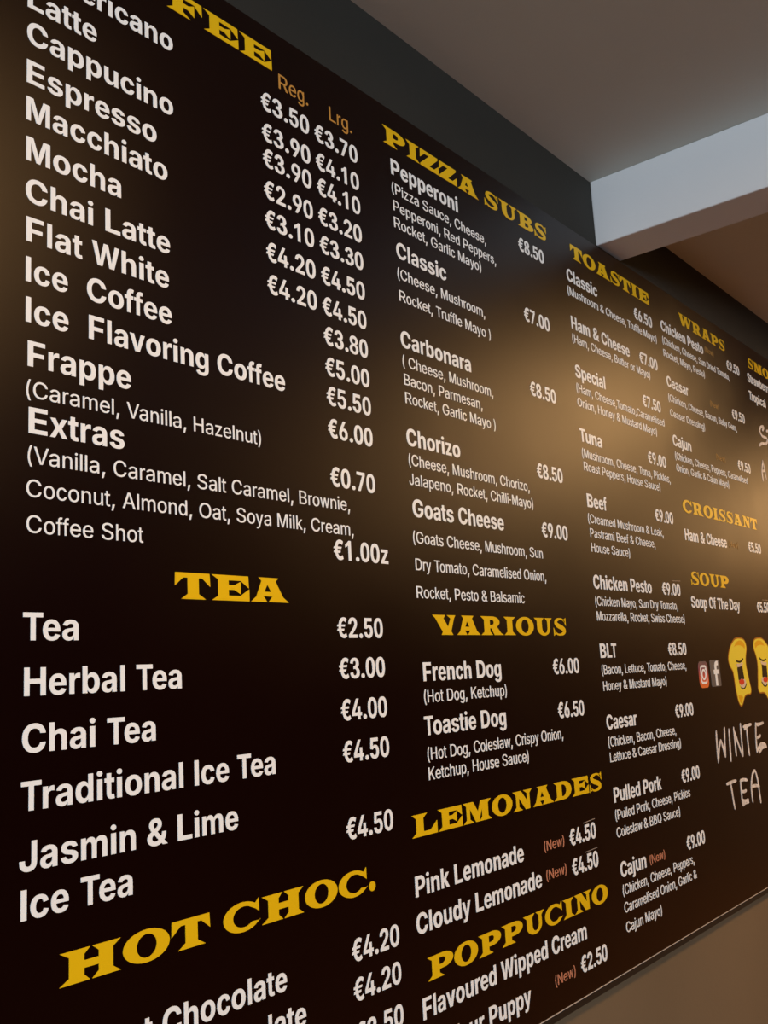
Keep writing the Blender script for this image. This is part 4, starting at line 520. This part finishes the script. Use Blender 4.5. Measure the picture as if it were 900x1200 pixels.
class MB:
    def __init__(self):
        self.v, self.f = [], []

    def add(self, vs, fs):
        n = len(self.v)
        self.v += vs
        self.f += [tuple(i + n for i in f) for f in fs]

    def box(self, x0, x1, y0, y1, z0, z1):
        vs = [(x, y, z) for x in (x0, x1) for y in (y0, y1) for z in (z0, z1)]
        self.add(vs, [(0, 1, 3, 2), (4, 6, 7, 5), (0, 4, 5, 1), (2, 3, 7, 6), (0, 2, 6, 4), (1, 5, 7, 3)])

    def slab(self, outer, holes=(), y_front=0.0, y_back=0.0):
        """flat vinyl shape in the XZ plane with a real thickness, seen from -y"""
        loops = [[Vector(p) for p in outer]] + [[Vector(p) for p in h] for h in holes]
        for j, l in enumerate(loops):       # outline one way round, holes the other
            ar = sum(l[i - 1].x * l[i].y - l[i].x * l[i - 1].y for i in range(len(l)))
            if (ar > 0) != (j == 0):
                l.reverse()
        pts, eds = [], []
        for l in loops:
            n = len(pts)
            pts += l
            eds += [(n + i, n + (i + 1) % len(l)) for i in range(len(l))]
        flat, _e, tris, *_ = delaunay_2d_cdt(pts, eds, [], 0, 1e-6)
        fs = [tuple(f) for f in tris if winding(sum((flat[i] for i in f), Vector((0, 0))) / 3, loops) != 0]
        half = {(f[i], f[(i + 1) % 3]) for f in fs for i in range(3)}
        n = len(flat)
        vs = [(p.x, y_front, p.y) for p in flat] + [(p.x, y_back, p.y) for p in flat]
        fs += [(a, a + n, c + n, c) for a, c in half if (c, a) not in half]
        self.add(vs, fs)

    def ribbon(self, pts, w, yf, yb):
        """hand-drawn stroke: constant-ish width with rounded ends"""
        P = [Vector(p) for p in pts]
        L, Rr = [], []
        for i, p in enumerate(P):
            a = P[max(0, i - 1)]
            b = P[min(len(P) - 1, i + 1)]
            t = (b - a).normalized()
            n = Vector((-t.y, t.x))
            k = w[i] if isinstance(w, (list, tuple)) else (w * (0.72 if i in (0, len(P) - 1) else 1.0))
            L.append(p + n * k)
            Rr.append(p - n * k)
        t0 = (P[0] - P[1]).normalized() * (w if not isinstance(w, (list, tuple)) else w[0]) * 0.7
        t1 = (P[-1] - P[-2]).normalized() * (w if not isinstance(w, (list, tuple)) else w[-1]) * 0.7
        for i in range(len(P) - 1):
            self.slab([tuple(Rr[i]), tuple(Rr[i + 1]), tuple(L[i + 1]), tuple(L[i])], (), yf - (i % 5) * 3.0e-6, yb)
        self.slab([tuple(L[0]), tuple(P[0] + t0), tuple(Rr[0])], (), yf, yb)
        self.slab([tuple(Rr[-1]), tuple(P[-1] + t1), tuple(L[-1])], (), yf, yb)

    def build(self, name, material, parent=None):
        me = bpy.data.meshes.new(name)
        me.from_pydata(self.v, [], self.f)
        me.materials.append(material)
        me.update()
        o = bpy.data.objects.new(name, me)
        COL.objects.link(o)
        if parent:
            o.parent = parent
        return o


def tag(o, label=None, cat=None, kind=None, group=None):
    if label:
        o['label'] = label
    if cat:
        o['category'] = cat
    if kind:
        o['kind'] = kind
    if group:
        o['group'] = group
    return o


# ------------------------------------------------------------------ the setting
BY = 0.85            # y of the menu board's face
WY = 0.867           # y of the wall behind it
CZ1, CZ2 = CEIL_Z1, CEIL_Z2
BX0, BX1, BZ = BEAM_X0, BEAM_X1, BEAM_Z

w = MB()
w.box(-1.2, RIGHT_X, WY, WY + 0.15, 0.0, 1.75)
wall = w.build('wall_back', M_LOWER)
u = MB()
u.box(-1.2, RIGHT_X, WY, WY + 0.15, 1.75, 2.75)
n0 = len(wall.data.polygons)
me = wall.data
w.add(u.v, u.f)
me.clear_geometry()
me.from_pydata(w.v, [], w.f)
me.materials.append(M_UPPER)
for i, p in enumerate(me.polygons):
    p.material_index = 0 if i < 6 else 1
me.update()
tag(wall, 'wall behind the menu board, charcoal above it and taupe below', 'wall', 'structure')

c = MB()
c.box(-1.2, (BX0 + BX1) / 2, -3.6, WY + 0.15, CZ1, CZ1 + 0.12)
c.box((BX0 + BX1) / 2, RIGHT_X, -3.6, WY + 0.15, CZ2, CZ1 + 0.12)
ceil = c.build('ceiling', M_CEIL)
tag(ceil, 'plain painted ceiling on both sides of the beam', 'ceiling', 'structure')

b = MB()
b.box(BX0, BX1, -3.6, WY, BZ, CZ1)
beam = b.build('trim_1', M_BEAM)
bv = beam.modifiers.new('edge', 'BEVEL')
bv.width = 0.003
bv.segments = 2
tag(beam, 'pale painted beam crossing the ceiling away from the menu wall', 'ceiling beam', 'structure')

fl = MB()
fl.box(-1.2, RIGHT_X, -3.6, WY + 0.15, -0.1, 0.0)
tag(fl.build('floor', M_FLOOR), 'brown cafe floor', 'floor', 'structure')

rw = MB()  # unseen end wall, added to give the board a brown reflection
rw.box(RIGHT_X, RIGHT_X + 0.15, -3.6, WY + 0.15, 0.0, CZ1 + 0.12)
tag(rw.build('wall_right_unseen', M_RIGHT), 'unseen tan end wall, added for its reflection in the board', 'wall', 'structure')

# ------------------------------------------------------------------ the menu board
board = bpy.data.objects.new('menu_board', None)
COL.objects.link(board)
tag(board, 'long dark brown cafe menu board with white and yellow lettering on the wall', 'menu board')
PX0, PX1, PZ0, PZ1 = 0.30, 3.70, 1.6 - 0.6195 * 0.85, 1.6 + 1.0395 * 0.85

pb = MB()
pb.box(PX0, PX1, BY, WY - 0.0008, PZ0, PZ1)
panel = pb.build('panel', M_PANEL, board)
tb = MB()  # narrow dark strip just below the panel's lower edge
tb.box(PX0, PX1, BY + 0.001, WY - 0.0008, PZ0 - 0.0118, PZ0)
lip = tag(tb.build('bottom_strip', M_STRIP, board), 'narrow dark strip under the lower edge')
sb = MB()
sb.box(PX0, PX1, BY - 0.0010, BY + 0.001, PZ0 - 0.0002, PZ0 + 0.0009)
tag(sb.build('edge_line', M_SILVER, lip), 'thin silver line along the lower edge')

YF, YB = BY - 0.0006, BY          # lettering: thin vinyl on the panel's face

# --- sans lettering: outlines of the built-in font, set on grotesque advance widths
ADV_B = dict(zip('ABCDEFGHIJKLMNOPQRSTUVWXYZ', (722, 722, 722, 722, 667, 611, 778, 722, 278, 556, 722, 611, 833, 722, 778, 667, 778, 722, 667, 611, 722, 667, 944, 667, 667, 611)))
ADV_B.update(zip('abcdefghijklmnopqrstuvwxyz', (556, 611, 556, 611, 556, 333, 611, 611, 278, 278, 556, 278, 889, 611, 611, 611, 611, 389, 556, 333, 611, 556, 778, 556, 556, 500)))
ADV_B.update({c: 556 for c in '0123456789€'})
ADV_B.update({'.': 278, ',': 278, ' ': 278, '&': 722, '(': 333, ')': 333, '-': 333})
ADV_R = dict(zip('ABCDEFGHIJKLMNOPQRSTUVWXYZ', (667, 667, 722, 722, 667, 611, 778, 722, 278, 500, 667, 556, 833, 722, 778, 667, 778, 722, 667, 611, 722, 667, 944, 667, 667, 611)))
ADV_R.update(zip('abcdefghijklmnopqrstuvwxyz', (556, 556, 500, 556, 556, 278, 556, 556, 222, 222, 500, 222, 833, 556, 556, 556, 556, 333, 500, 278, 556, 500, 722, 500, 500, 500)))
ADV_R.update({'.': 278, ',': 278, ' ': 278, '&': 667, '(': 333, ')': 333, '-': 333})
KERN = {'Te': -74, 'To': -74, 'Tu': -60, 'Tr': -50, 'Yo': -50, 'LT': -74, 'Va': -50}
CAPU = 1490.0        # cap height of the outline data below, in its own units


def pack(s):
    """'adv|x y x y ..|x y ..' -> advance, contours"""
    a, *cs = s.split('|')
    out = []
    for c in cs:
        n = [int(v) for v in c.split()]
        out.append([Vector((n[i], n[i + 1])) for i in range(0, len(n), 2)])
    return int(a), out


_cache = {}


def glyph(ch, bold):
    """letter as a thin solid: front, back and side faces (overlapping strokes merged)"""
    k = (ch, bold)
    if k not in _cache:
        adv, cs = pack((GLYPH_B if bold else GLYPH_R)[ch])
        pts, eds = [], []
        for c in cs:
            n = len(pts)
            pts += c
            eds += [(n + i, n + (i + 1) % len(c)) for i in range(len(c))]
        vs, es, fs, *_ = delaunay_2d_cdt(pts, eds, [], 0, 0.01)
        keep = [f for f in fs if winding(sum((vs[i] for i in f), Vector((0, 0))) / 3, cs) != 0]
        n = len(vs)
        half = {}
        faces = []
        for f in keep:
            f = tuple(f)
            faces.append(f)
            for i in range(3):
                half[(f[i], f[(i + 1) % 3])] = 1
        for (a, b2) in list(half):
            if (b2, a) not in half:
                faces.append((a, a + n, b2 + n, b2))
        _cache[k] = ([(v.x, v.y, 1) for v in vs] + [(v.x, v.y, -1) for v in vs], faces, adv)
    return _cache[k]


def layout(text, bold):
    """[(verts in cap heights, faces)] and ink extent, natural width"""
    ADV = ADV_B if bold else ADV_R
    pen, out = 0.0, []
    lo, hi = 1e9, -1e9
    for i, ch in enumerate(text):
        a = ADV.get(ch, 556) / 716.0
        if ch != ' ':
            vs, fs, adv = glyph(ch, bold)
            wx = a / adv
            nv = [(pen + v[0] * wx, v[1] / CAPU, v[2]) for v in vs]
            lo = min(lo, min(v[0] for v in nv))
            hi = max(hi, max(v[0] for v in nv))
            out.append((nv, fs))
        pen += a + KERN.get(text[i:i + 2], 0) / 716.0
    return out, lo, hi


def line(mb, text, x0, x1, z, h, bold, ratio=1.0):
    gl, lo, hi = layout(text, bold)
    if x0 is None:
        s = h * ratio
        x0 = x1 - (hi - lo) * s
    elif x1 is None:
        s = h * ratio
    else:
        s = (x1 - x0) / (hi - lo)
    for nv, fs in gl:
        mb.add([(x0 + (v[0] - lo) * s, YF if v[2] > 0 else YB, z + v[1] * h) for v in nv], fs)
    return s / h


RATIO = {'n': 0.9, 'p': 0.9, 'd': 0.9}
STYLE = {'n': ('item_name', True, M_WHITE, 'white bold item name reading '),
         'p': ('price', True, M_WHITE, 'white price reading '),
         'd': ('description', False, M_WHITE, 'small white ingredient lines starting '),
         's': ('size_label', False, M_AMBER, 'small amber size label reading '),
         'w': ('new_tag', False, M_NEW, 'small orange tag reading ')}
i = 0
RAT_LOG = {}
while i < len(TEXT):
    k, t, x0, x1, z, h = TEXT[i]
    nm, bold, mt, pre = STYLE[k[0]]
    if k == 'w4':
        mt = M_NEWDIM
    mb = MB()
    r = line(mb, t, x0, x1, z, h, bold, RAT.get(k, 1.0))
    RAT_LOG.setdefault(k, []).append((round(r, 3), t[:14]))
    first = t
    while k[0] == 'd' and i + 1 < len(TEXT) and TEXT[i + 1][0] == k:
        i += 1
        _, t, x0, x1, z, h = TEXT[i]
        r = line(mb, t, x0, x1, z, h, bold)
        RAT_LOG[k].append((round(r, 3), t[:14]))
    tag(mb.build(nm, mt, board), pre + ' '.join(first.strip('( ,').split()))
    i += 1
if DEBUG:
    for k in RAT_LOG:
        print('RATIO', k, RAT_LOG[k])


# --- wide wedge-serif headings, drawn letter by letter in units of the cap height
def arc(cx, cy, rx, ry, a0, a1, n=14):
    return [(cx + rx * cos(radians(a0 + (a1 - a0) * i / n)), cy + ry * sin(radians(a0 + (a1 - a0) * i / n))) for i in range(n + 1)]


def stem(l0, x0, x1, l1):
    return [(l0, 0), (l1, 0), (x1, .19), (x1, .81), (l1, 1), (l0, 1), (x0, .81), (x0, .19)]


def sx(pts, w):
    return [(x * w, y) for x, y in pts]


def thick(path, ws):
    """variable-width stroke as one outline"""
    P = [Vector(p) for p in path]
    L, R = [], []
    for i, p in enumerate(P):
        t = (P[min(i + 1, len(P) - 1)] - P[max(i - 1, 0)]).normalized()
        n = Vector((-t.y, t.x))
        L.append(tuple(p + n * ws[i]))
        R.append(tuple(p - n * ws[i]))
    return L + R[::-1]


def smooth(pts, n=4):
    """Catmull-Rom through the points (each point may carry a width)"""
    out = []
    for i in range(len(pts) - 1):
        p0, p1, p2, p3 = pts[max(i - 1, 0)], pts[i], pts[i + 1], pts[min(i + 2, len(pts) - 1)]
        for k in range(n):
            t = k / n
            out.append(tuple(0.5 * (2 * b + (c - a) * t + (2 * a - 5 * b + 4 * c - d) * t * t + (3 * b - a - 3 * c + d) * t ** 3)
                             for a, b, c, d in zip(p0, p1, p2, p3)))
    out.append(tuple(pts[-1]))
    return out


_s = smooth([(1.48, .78, .05), (1.2, .935, .055), (.85, .965, .06), (.48, .88, .105), (.36, .72, .15), (.58, .58, .15), (.95, .475, .15),
             (1.28, .36, .15), (1.38, .24, .15), (1.2, .105, .10), (.85, .035, .06), (.5, .06, .055), (.2, .21, .05)])
S_OUT = thick([(a, b) for a, b, c in _s], [c for a, b, c in _s])
GLYPHS = {
    'T': (1.75, [(sx([(.167, 0), (.867, 0), (.667, .2), (.667, .81), (.77, .81), (1, .5), (.985, 1), (.01, 1), (0, .5), (.23, .81), (.354, .81), (.354, .2)], 1.75), [])]),
    'E': (2.0, [(sx([(0, 1), (0.165, .82), (.165, .18), (0, 0), (1, 0), (1, .48), (.755, .2), (.44, .2), (.44, .43), (.6, .43), (.765, .27), (.765, .76),
                     (.6, .62), (.44, .62), (.44, .8), (.775, .8), (.99, .52), (.98, 1)], 2.0), [])]),
    'F': (1.92, [(sx([(0, 1), (0.165, .82), (.165, .18), (0, 0), (.66, 0), (.45, .18), (.45, .40), (.6, .40), (.765, .22), (.765, .76),
                      (.6, .60), (.45, .60), (.45, .8), (.775, .8), (.99, .48), (.98, 1)], 1.92), [])]),
    'A': (2.2, [(sx([(.205, 1), (.285, .86), (.14, .21), (0, 0), (.42, 0), (.325, .23), (.56, .23), (.455, 0), (1, 0), (.845, .21), (.655, .86), (.73, 1)], 2.2),
                 [sx([(.35, .42), (.53, .42), (.435, .72)], 2.2)])]),
    'H': (2.3, [([(0, 0), (1.12, 0), (.90, .19), (.90, .39), (1.45, .39), (1.45, .19), (1.20, 0), (2.3, 0), (2.0, .19), (2.0, .81), (2.3, 1), (1.20, 1), (1.45, .81), (1.45, .62), (.90, .62), (.90, .81), (1.12, 1), (0, 1), (.345, .81), (.345, .19)], [])]),
    'I': (1.2, [(stem(0, .33, .87, 1.2), [])]),
    'O': (1.94, [(arc(.97, .5, .97, .53, 0, 360 - 8, 44), [arc(.97, .5, .42, .38, 0, 360 - 10, 35)])]),
    'C': (1.86, [(arc(.95, .5, .95, .53, 46, 312, 34) + [(1.86, .27), (1.80, .24)] + arc(1.02, .5, .55, .37, 318, 52, 28) + [(1.62, .68), (1.80, .56), (1.80, 1.05)], [])]),
    'S': (1.67, [(S_OUT, []), ([(1.28, .93), (1.60, .56), (1.60, 1.04), (1.50, .98)], []), ([(.38, .06), (.07, .44), (.07, -.04), (.17, .03)], [])]),
    'U': (2.1, [([(0, 1), (.33, .81)] + arc(1.07, .40, .74, .43, 180, 360, 20) + [(1.81, .81), (2.1, 1), (1.25, 1), (1.53, .81)] + arc(1.20, .42, .33, .30, 0, -180, 14) + [(.87, .81), (1.12, 1)], [])]),
    'L': (1.95, [([(0, 1), (.33, .81), (.33, .19), (0, 0), (1.95, 0), (1.95, .56), (1.42, .2), (.88, .2), (.88, .81), (1.2, 1)], [])]),
    'M': (2.5, [([(0, 1), (.30, .82), (.30, .18), (0, 0), (.92, 0), (.58, .18), (.58, .70), (1.08, 0), (1.34, 0), (1.66, .62), (1.66, .18), (1.38, 0), (2.5, 0), (2.21, .18),
                      (2.21, .82), (2.5, 1), (1.56, 1), (1.30, .48), (.90, 1)], [])]),
    'N': (1.95, [([(0, 1), (.32, .80), (.32, .18), (0, 0), (.92, 0), (.58, .18), (.58, .66), (1.22, 0), (1.68, 0), (1.68, .82), (1.95, 1), (1.05, 1), (1.42, .82), (1.42, .42), (.82, 1)], [])]),
    'D': (2.0, [([(0, 1), (.33, .81), (.33, .19), (0, 0)] + arc(1.08, .5, .92, .5, -90, 90, 20), [[(.88, .18), (.88, .82)] + arc(1.0, .5, .42, .32, 90, -90, 16)])]),
    'P': (1.97, [([(0, 1), (.33, .81), (.33, .18), (0, 0), (1.22, 0), (.88, .18), (.88, .34)] + arc(1.2, .67, .77, .33, -90, 90, 16), [[(.88, .53), (.88, .82)] + arc(1.06, .675, .30, .145, 90, -90, 12)])]),
    'R': (2.25, [([(0, 1), (.33, .81), (.33, .18), (0, 0), (1.14, 0), (.88, .18), (.88, .36), (1.02, .36), (1.30, 0), (2.25, 0), (1.95, .12), (1.60, .42)] + arc(1.15, .705, .72, .295, -52, 90, 14),
                  [[(.88, .54), (.88, .82)] + arc(1.04, .68, .26, .14, 90, -90, 12)])]),
    'B': (1.98, [([(0, 1), (.33, .81), (.33, .19), (0, 0)] + arc(1.2, .275, .78, .275, -90, 66, 14) + arc(1.12, .765, .70, .235, -60, 90, 12),
                  [[(.88, .60), (.88, .83)] + arc(1.02, .715, .26, .115, 90, -90, 10), [(.88, .17), (.88, .44)] + arc(1.04, .305, .32, .135, 90, -90, 10)])]),
    'Z': (1.75, [([(.04, 1), (.0, .48), (.42, .80), (.86, .80), (0, .12), (0, 0), (1.75, 0), (1.75, .52), (1.32, .2), (.86, .2), (1.70, .88), (1.70, 1)], [])]),
    'V': (2.05, [(sx([(0, 1), (.13, .83), (.42, .15), (.36, 0), (.86, 0), (.78, .18), (.93, .85), (1, 1), (.62, 1), (.78, .83), (.655, .40), (.47, .83), (.55, 1)], 2.05), [])]),
    'W': (2.95, [([(0, 1), (.22, .84), (.66, 0), (1.12, 0), (1.50, .56), (1.80, 0), (2.24, 0), (2.70, .84), (2.95, 1), (2.22, 1), (2.42, .82), (2.14, .36), (1.86, .84), (2.02, 1), (1.16, 1), (1.30, .84), (1.04, .36), (.78, .83), (.94, 1)], [])]),
    '.': (0.43, [(arc(.215, .19, .215, .2, 0, 360 - 20, 17), [])]),
}
GAP = 0.085
for text, x0, x1, z in HEADINGS:
    h = 0.0345 * 0.85
    nat = sum(GLYPHS[c][0] + GAP if c != ' ' else 0.55 for c in text) - GAP
    s = h
    if x0 is not None and x1 is not None:
        s = (x1 - x0) / nat
    elif x0 is None:
        x0 = x1 - nat * s
    if DEBUG:
        print('HEAD', text, round(s / h, 3))
    mb = MB()
    pen = 0.0
    for c in text:
        if c == ' ':
            pen += 0.55
            continue
        wd, polys = GLYPHS[c]
        for outer, holes in polys:
            mb.slab([(x0 + (pen + x) * s, z + y * h) for x, y in outer], [[(x0 + (pen + x) * s, z + y * h) for x, y in hl] for hl in holes], YF, YB)
        pen += wd + GAP
    tag(mb.build('heading', M_YELLOW, board), 'yellow wide wedge-serif heading reading ' + text)

# --- hand-written chalk marker
def chalk(strokes, w, label):
    mb = MB()
    for k, st in enumerate(strokes):
        mb.ribbon(smooth([tuple(p) for p in st], 3), w, YF - k * 2.0e-5, YB)
    tag(mb.build('chalk_writing', M_CHALK, board), label)


x, z = 2.592, 1.384          # last letter of the first word
chalk(WINTER + [[(x, z - .002), (x + .002, z + .068)], [(x, z + .066), (x + .035, z + .064), (x + .042, z + .045), (x + .004, z + .032)],
                [(x + .01, z + .033), (x + .044, z - .004)]], 0.0035, 'hand-written white chalk capitals reading WINTER')
chalk(TEA_CHALK, 0.0035, 'hand-written white chalk capitals reading TEA')
chalk(SCRIPT_CHALK, 0.004, 'hand-written chalk script S below the smoothie names')
chalk(HERB_CHALK, 0.0035, 'hand-written chalk letter A below the script S')

# --- film edges round a few stuck-on prices
for st in FILM:
    mb = MB()
    mb.ribbon(st[:2], 0.0008, YF + 0.0002, YB)
    tag(mb.build('film_edge', M_FILM, board), 'thin pale edge of clear film above a price')


# --- two small square icons
def rrect(x0, x1, z0, z1, r, n=6):
    return (arc(x1 - r, z1 - r, r, r, 0, 90, n) + arc(x0 + r, z1 - r, r, r, 90, 180, n) +
            arc(x0 + r, z0 + r, r, r, 180, 270, n) + arc(x1 - r, z0 + r, r, r, 270, 360, n))


def inset(x0, x1, z0, z1, d):
    return x0 + d, x1 - d, z0 + d, z1 - d


ix0, ix1, iz0, iz1 = 2.157, 2.2115, 1.546, 1.6045
mb = MB()
mb.slab(rrect(ix0, ix1, iz0, iz1, .013), (), YF, YB)
ic = tag(mb.build('camera_icon', ramp_mat('icon_sunset', [(0.0, (.70, .16, .03)), (0.35, (.60, .10, .04)), (0.7, (.22, .05, .07)), (1.0, (.13, .09, .09))], iz0, iz1), board),
         'small rounded orange and purple icon of a camera')
mb = MB()
mb.slab(rrect(*inset(ix0, ix1, iz0, iz1, .0085), .010), [rrect(*inset(ix0, ix1, iz0, iz1, .0135), .006)[::-1]], YF - .0003, YF)
cx, cz = (ix0 + ix1) / 2, (iz0 + iz1) / 2
mb.slab(arc(cx, cz, .0125, .0125, 0, 350, 30), [arc(cx, cz, .0078, .0078, 0, 350, 30)], YF - .0003, YF)
mb.slab(arc(cx + .0105, cz + .0115, .0022, .0022, 0, 340, 12), (), YF - .0003, YF)
mb.build('camera_outline', M_WHITE, ic)

fx0, fx1, fz0, fz1 = 2.227, 2.2853, 1.5463, 1.606
mb = MB()
mb.slab(rrect(fx0, fx1, fz0, fz1, .003), (), YF, YB)
ic = tag(mb.build('letter_icon', M_IC_G, board), 'small grey square icon with a white letter f')
mb = MB()
x, z = fx0 + .026, fz0 + .002
mb.slab([(x, z), (x + .0115, z), (x + .0115, z + .026), (x + .0205, z + .026), (x + .0225, z + .036), (x + .0115, z + .036), (x + .0115, z + .042)] +
        [(x + .0135, z + .0455), (x + .0225, z + .0455), (x + .0225, z + .0555), (x + .011, z + .0555), (x + .004, z + .052), (x, z + .045), (x, z + .036), (x - .007, z + .036), (x - .007, z + .026), (x, z + .026)], (), YF - .0003, YF)
mb.build('letter', M_WHITE, ic)


# --- the pair of yellow open-mouthed faces
def grow(pts, d):
    cx = sum(p[0] for p in pts) / len(pts)
    cz = sum(p[1] for p in pts) / len(pts)
    out = []
    n = len(pts)
    ar = sum(pts[i - 1][0] * pts[i][1] - pts[i][0] * pts[i - 1][1] for i in range(n))
    sg = 1 if ar > 0 else -1
    for i in range(n):
        t = (Vector(pts[(i + 1) % n]) - Vector(pts[i - 1])).normalized()
        out.append((pts[i][0] + sg * t.y * d, pts[i][1] - sg * t.x * d))
    return out


def closed_smooth(pts, n=3):
    q = [pts[-1]] + list(pts) + [pts[0], pts[1]]
    out = []
    for i in range(1, len(pts) + 1):
        p0, p1, p2, p3 = q[i - 1], q[i], q[i + 1], q[i + 2]
        for k in range(n):
            t = k / n
            out.append(tuple(0.5 * (2 * b + (c - a) * t + (2 * a - 5 * b + 4 * c - d) * t * t + (3 * b - a - 3 * c + d) * t ** 3)
                             for a, b, c, d in zip(p0, p1, p2, p3)))
    return out


def emblem(flip, label):
    f = (lambda pts: [(2 * EM_AXIS - x, z) for x, z in pts]) if flip else (lambda pts: list(pts))
    body = closed_smooth(f(EMBLEM['body']))
    mb = MB()
    mb.slab(grow(body, .0035), (), YF, YB)
    root = tag(mb.build('face_emblem', M_EM_RIM, board), label)
    y = YF
    for name, key, mt in (('face', 'body', M_EM_Y), ('forehead', 'crown', M_EM_O), ('chin', 'chin', M_EM_O), ('lip', 'lip', M_EM_P), ('mouth', 'mouth', M_EM_K),
                          ('teeth', 'teeth', M_EM_P), ('tongue', 'tongue', M_EM_R)):
        y -= .0001
        mb = MB()
        mb.slab(body if key == 'body' else closed_smooth(f(EMBLEM[key])), (), y, y + .0001)
        mb.build(name, mt, root)
    y -= .0001
    mb = MB()
    mb.ribbon(smooth(f(EMBLEM['brow'])), .0022, y, y + .0002)
    mb.build('eyelash', M_EM_K, root)
    mb = MB()
    mb.ribbon(smooth(f(EMBLEM['smile'])), .0016, y, y + .0002)
    mb.build('smile_line', M_EM_K, root)


EM_AXIS = 2.948 * 0.85
emblem(False, 'left of two mirrored yellow laughing faces with open mouth')
emblem(True, 'right of two mirrored yellow laughing faces with open mouth')
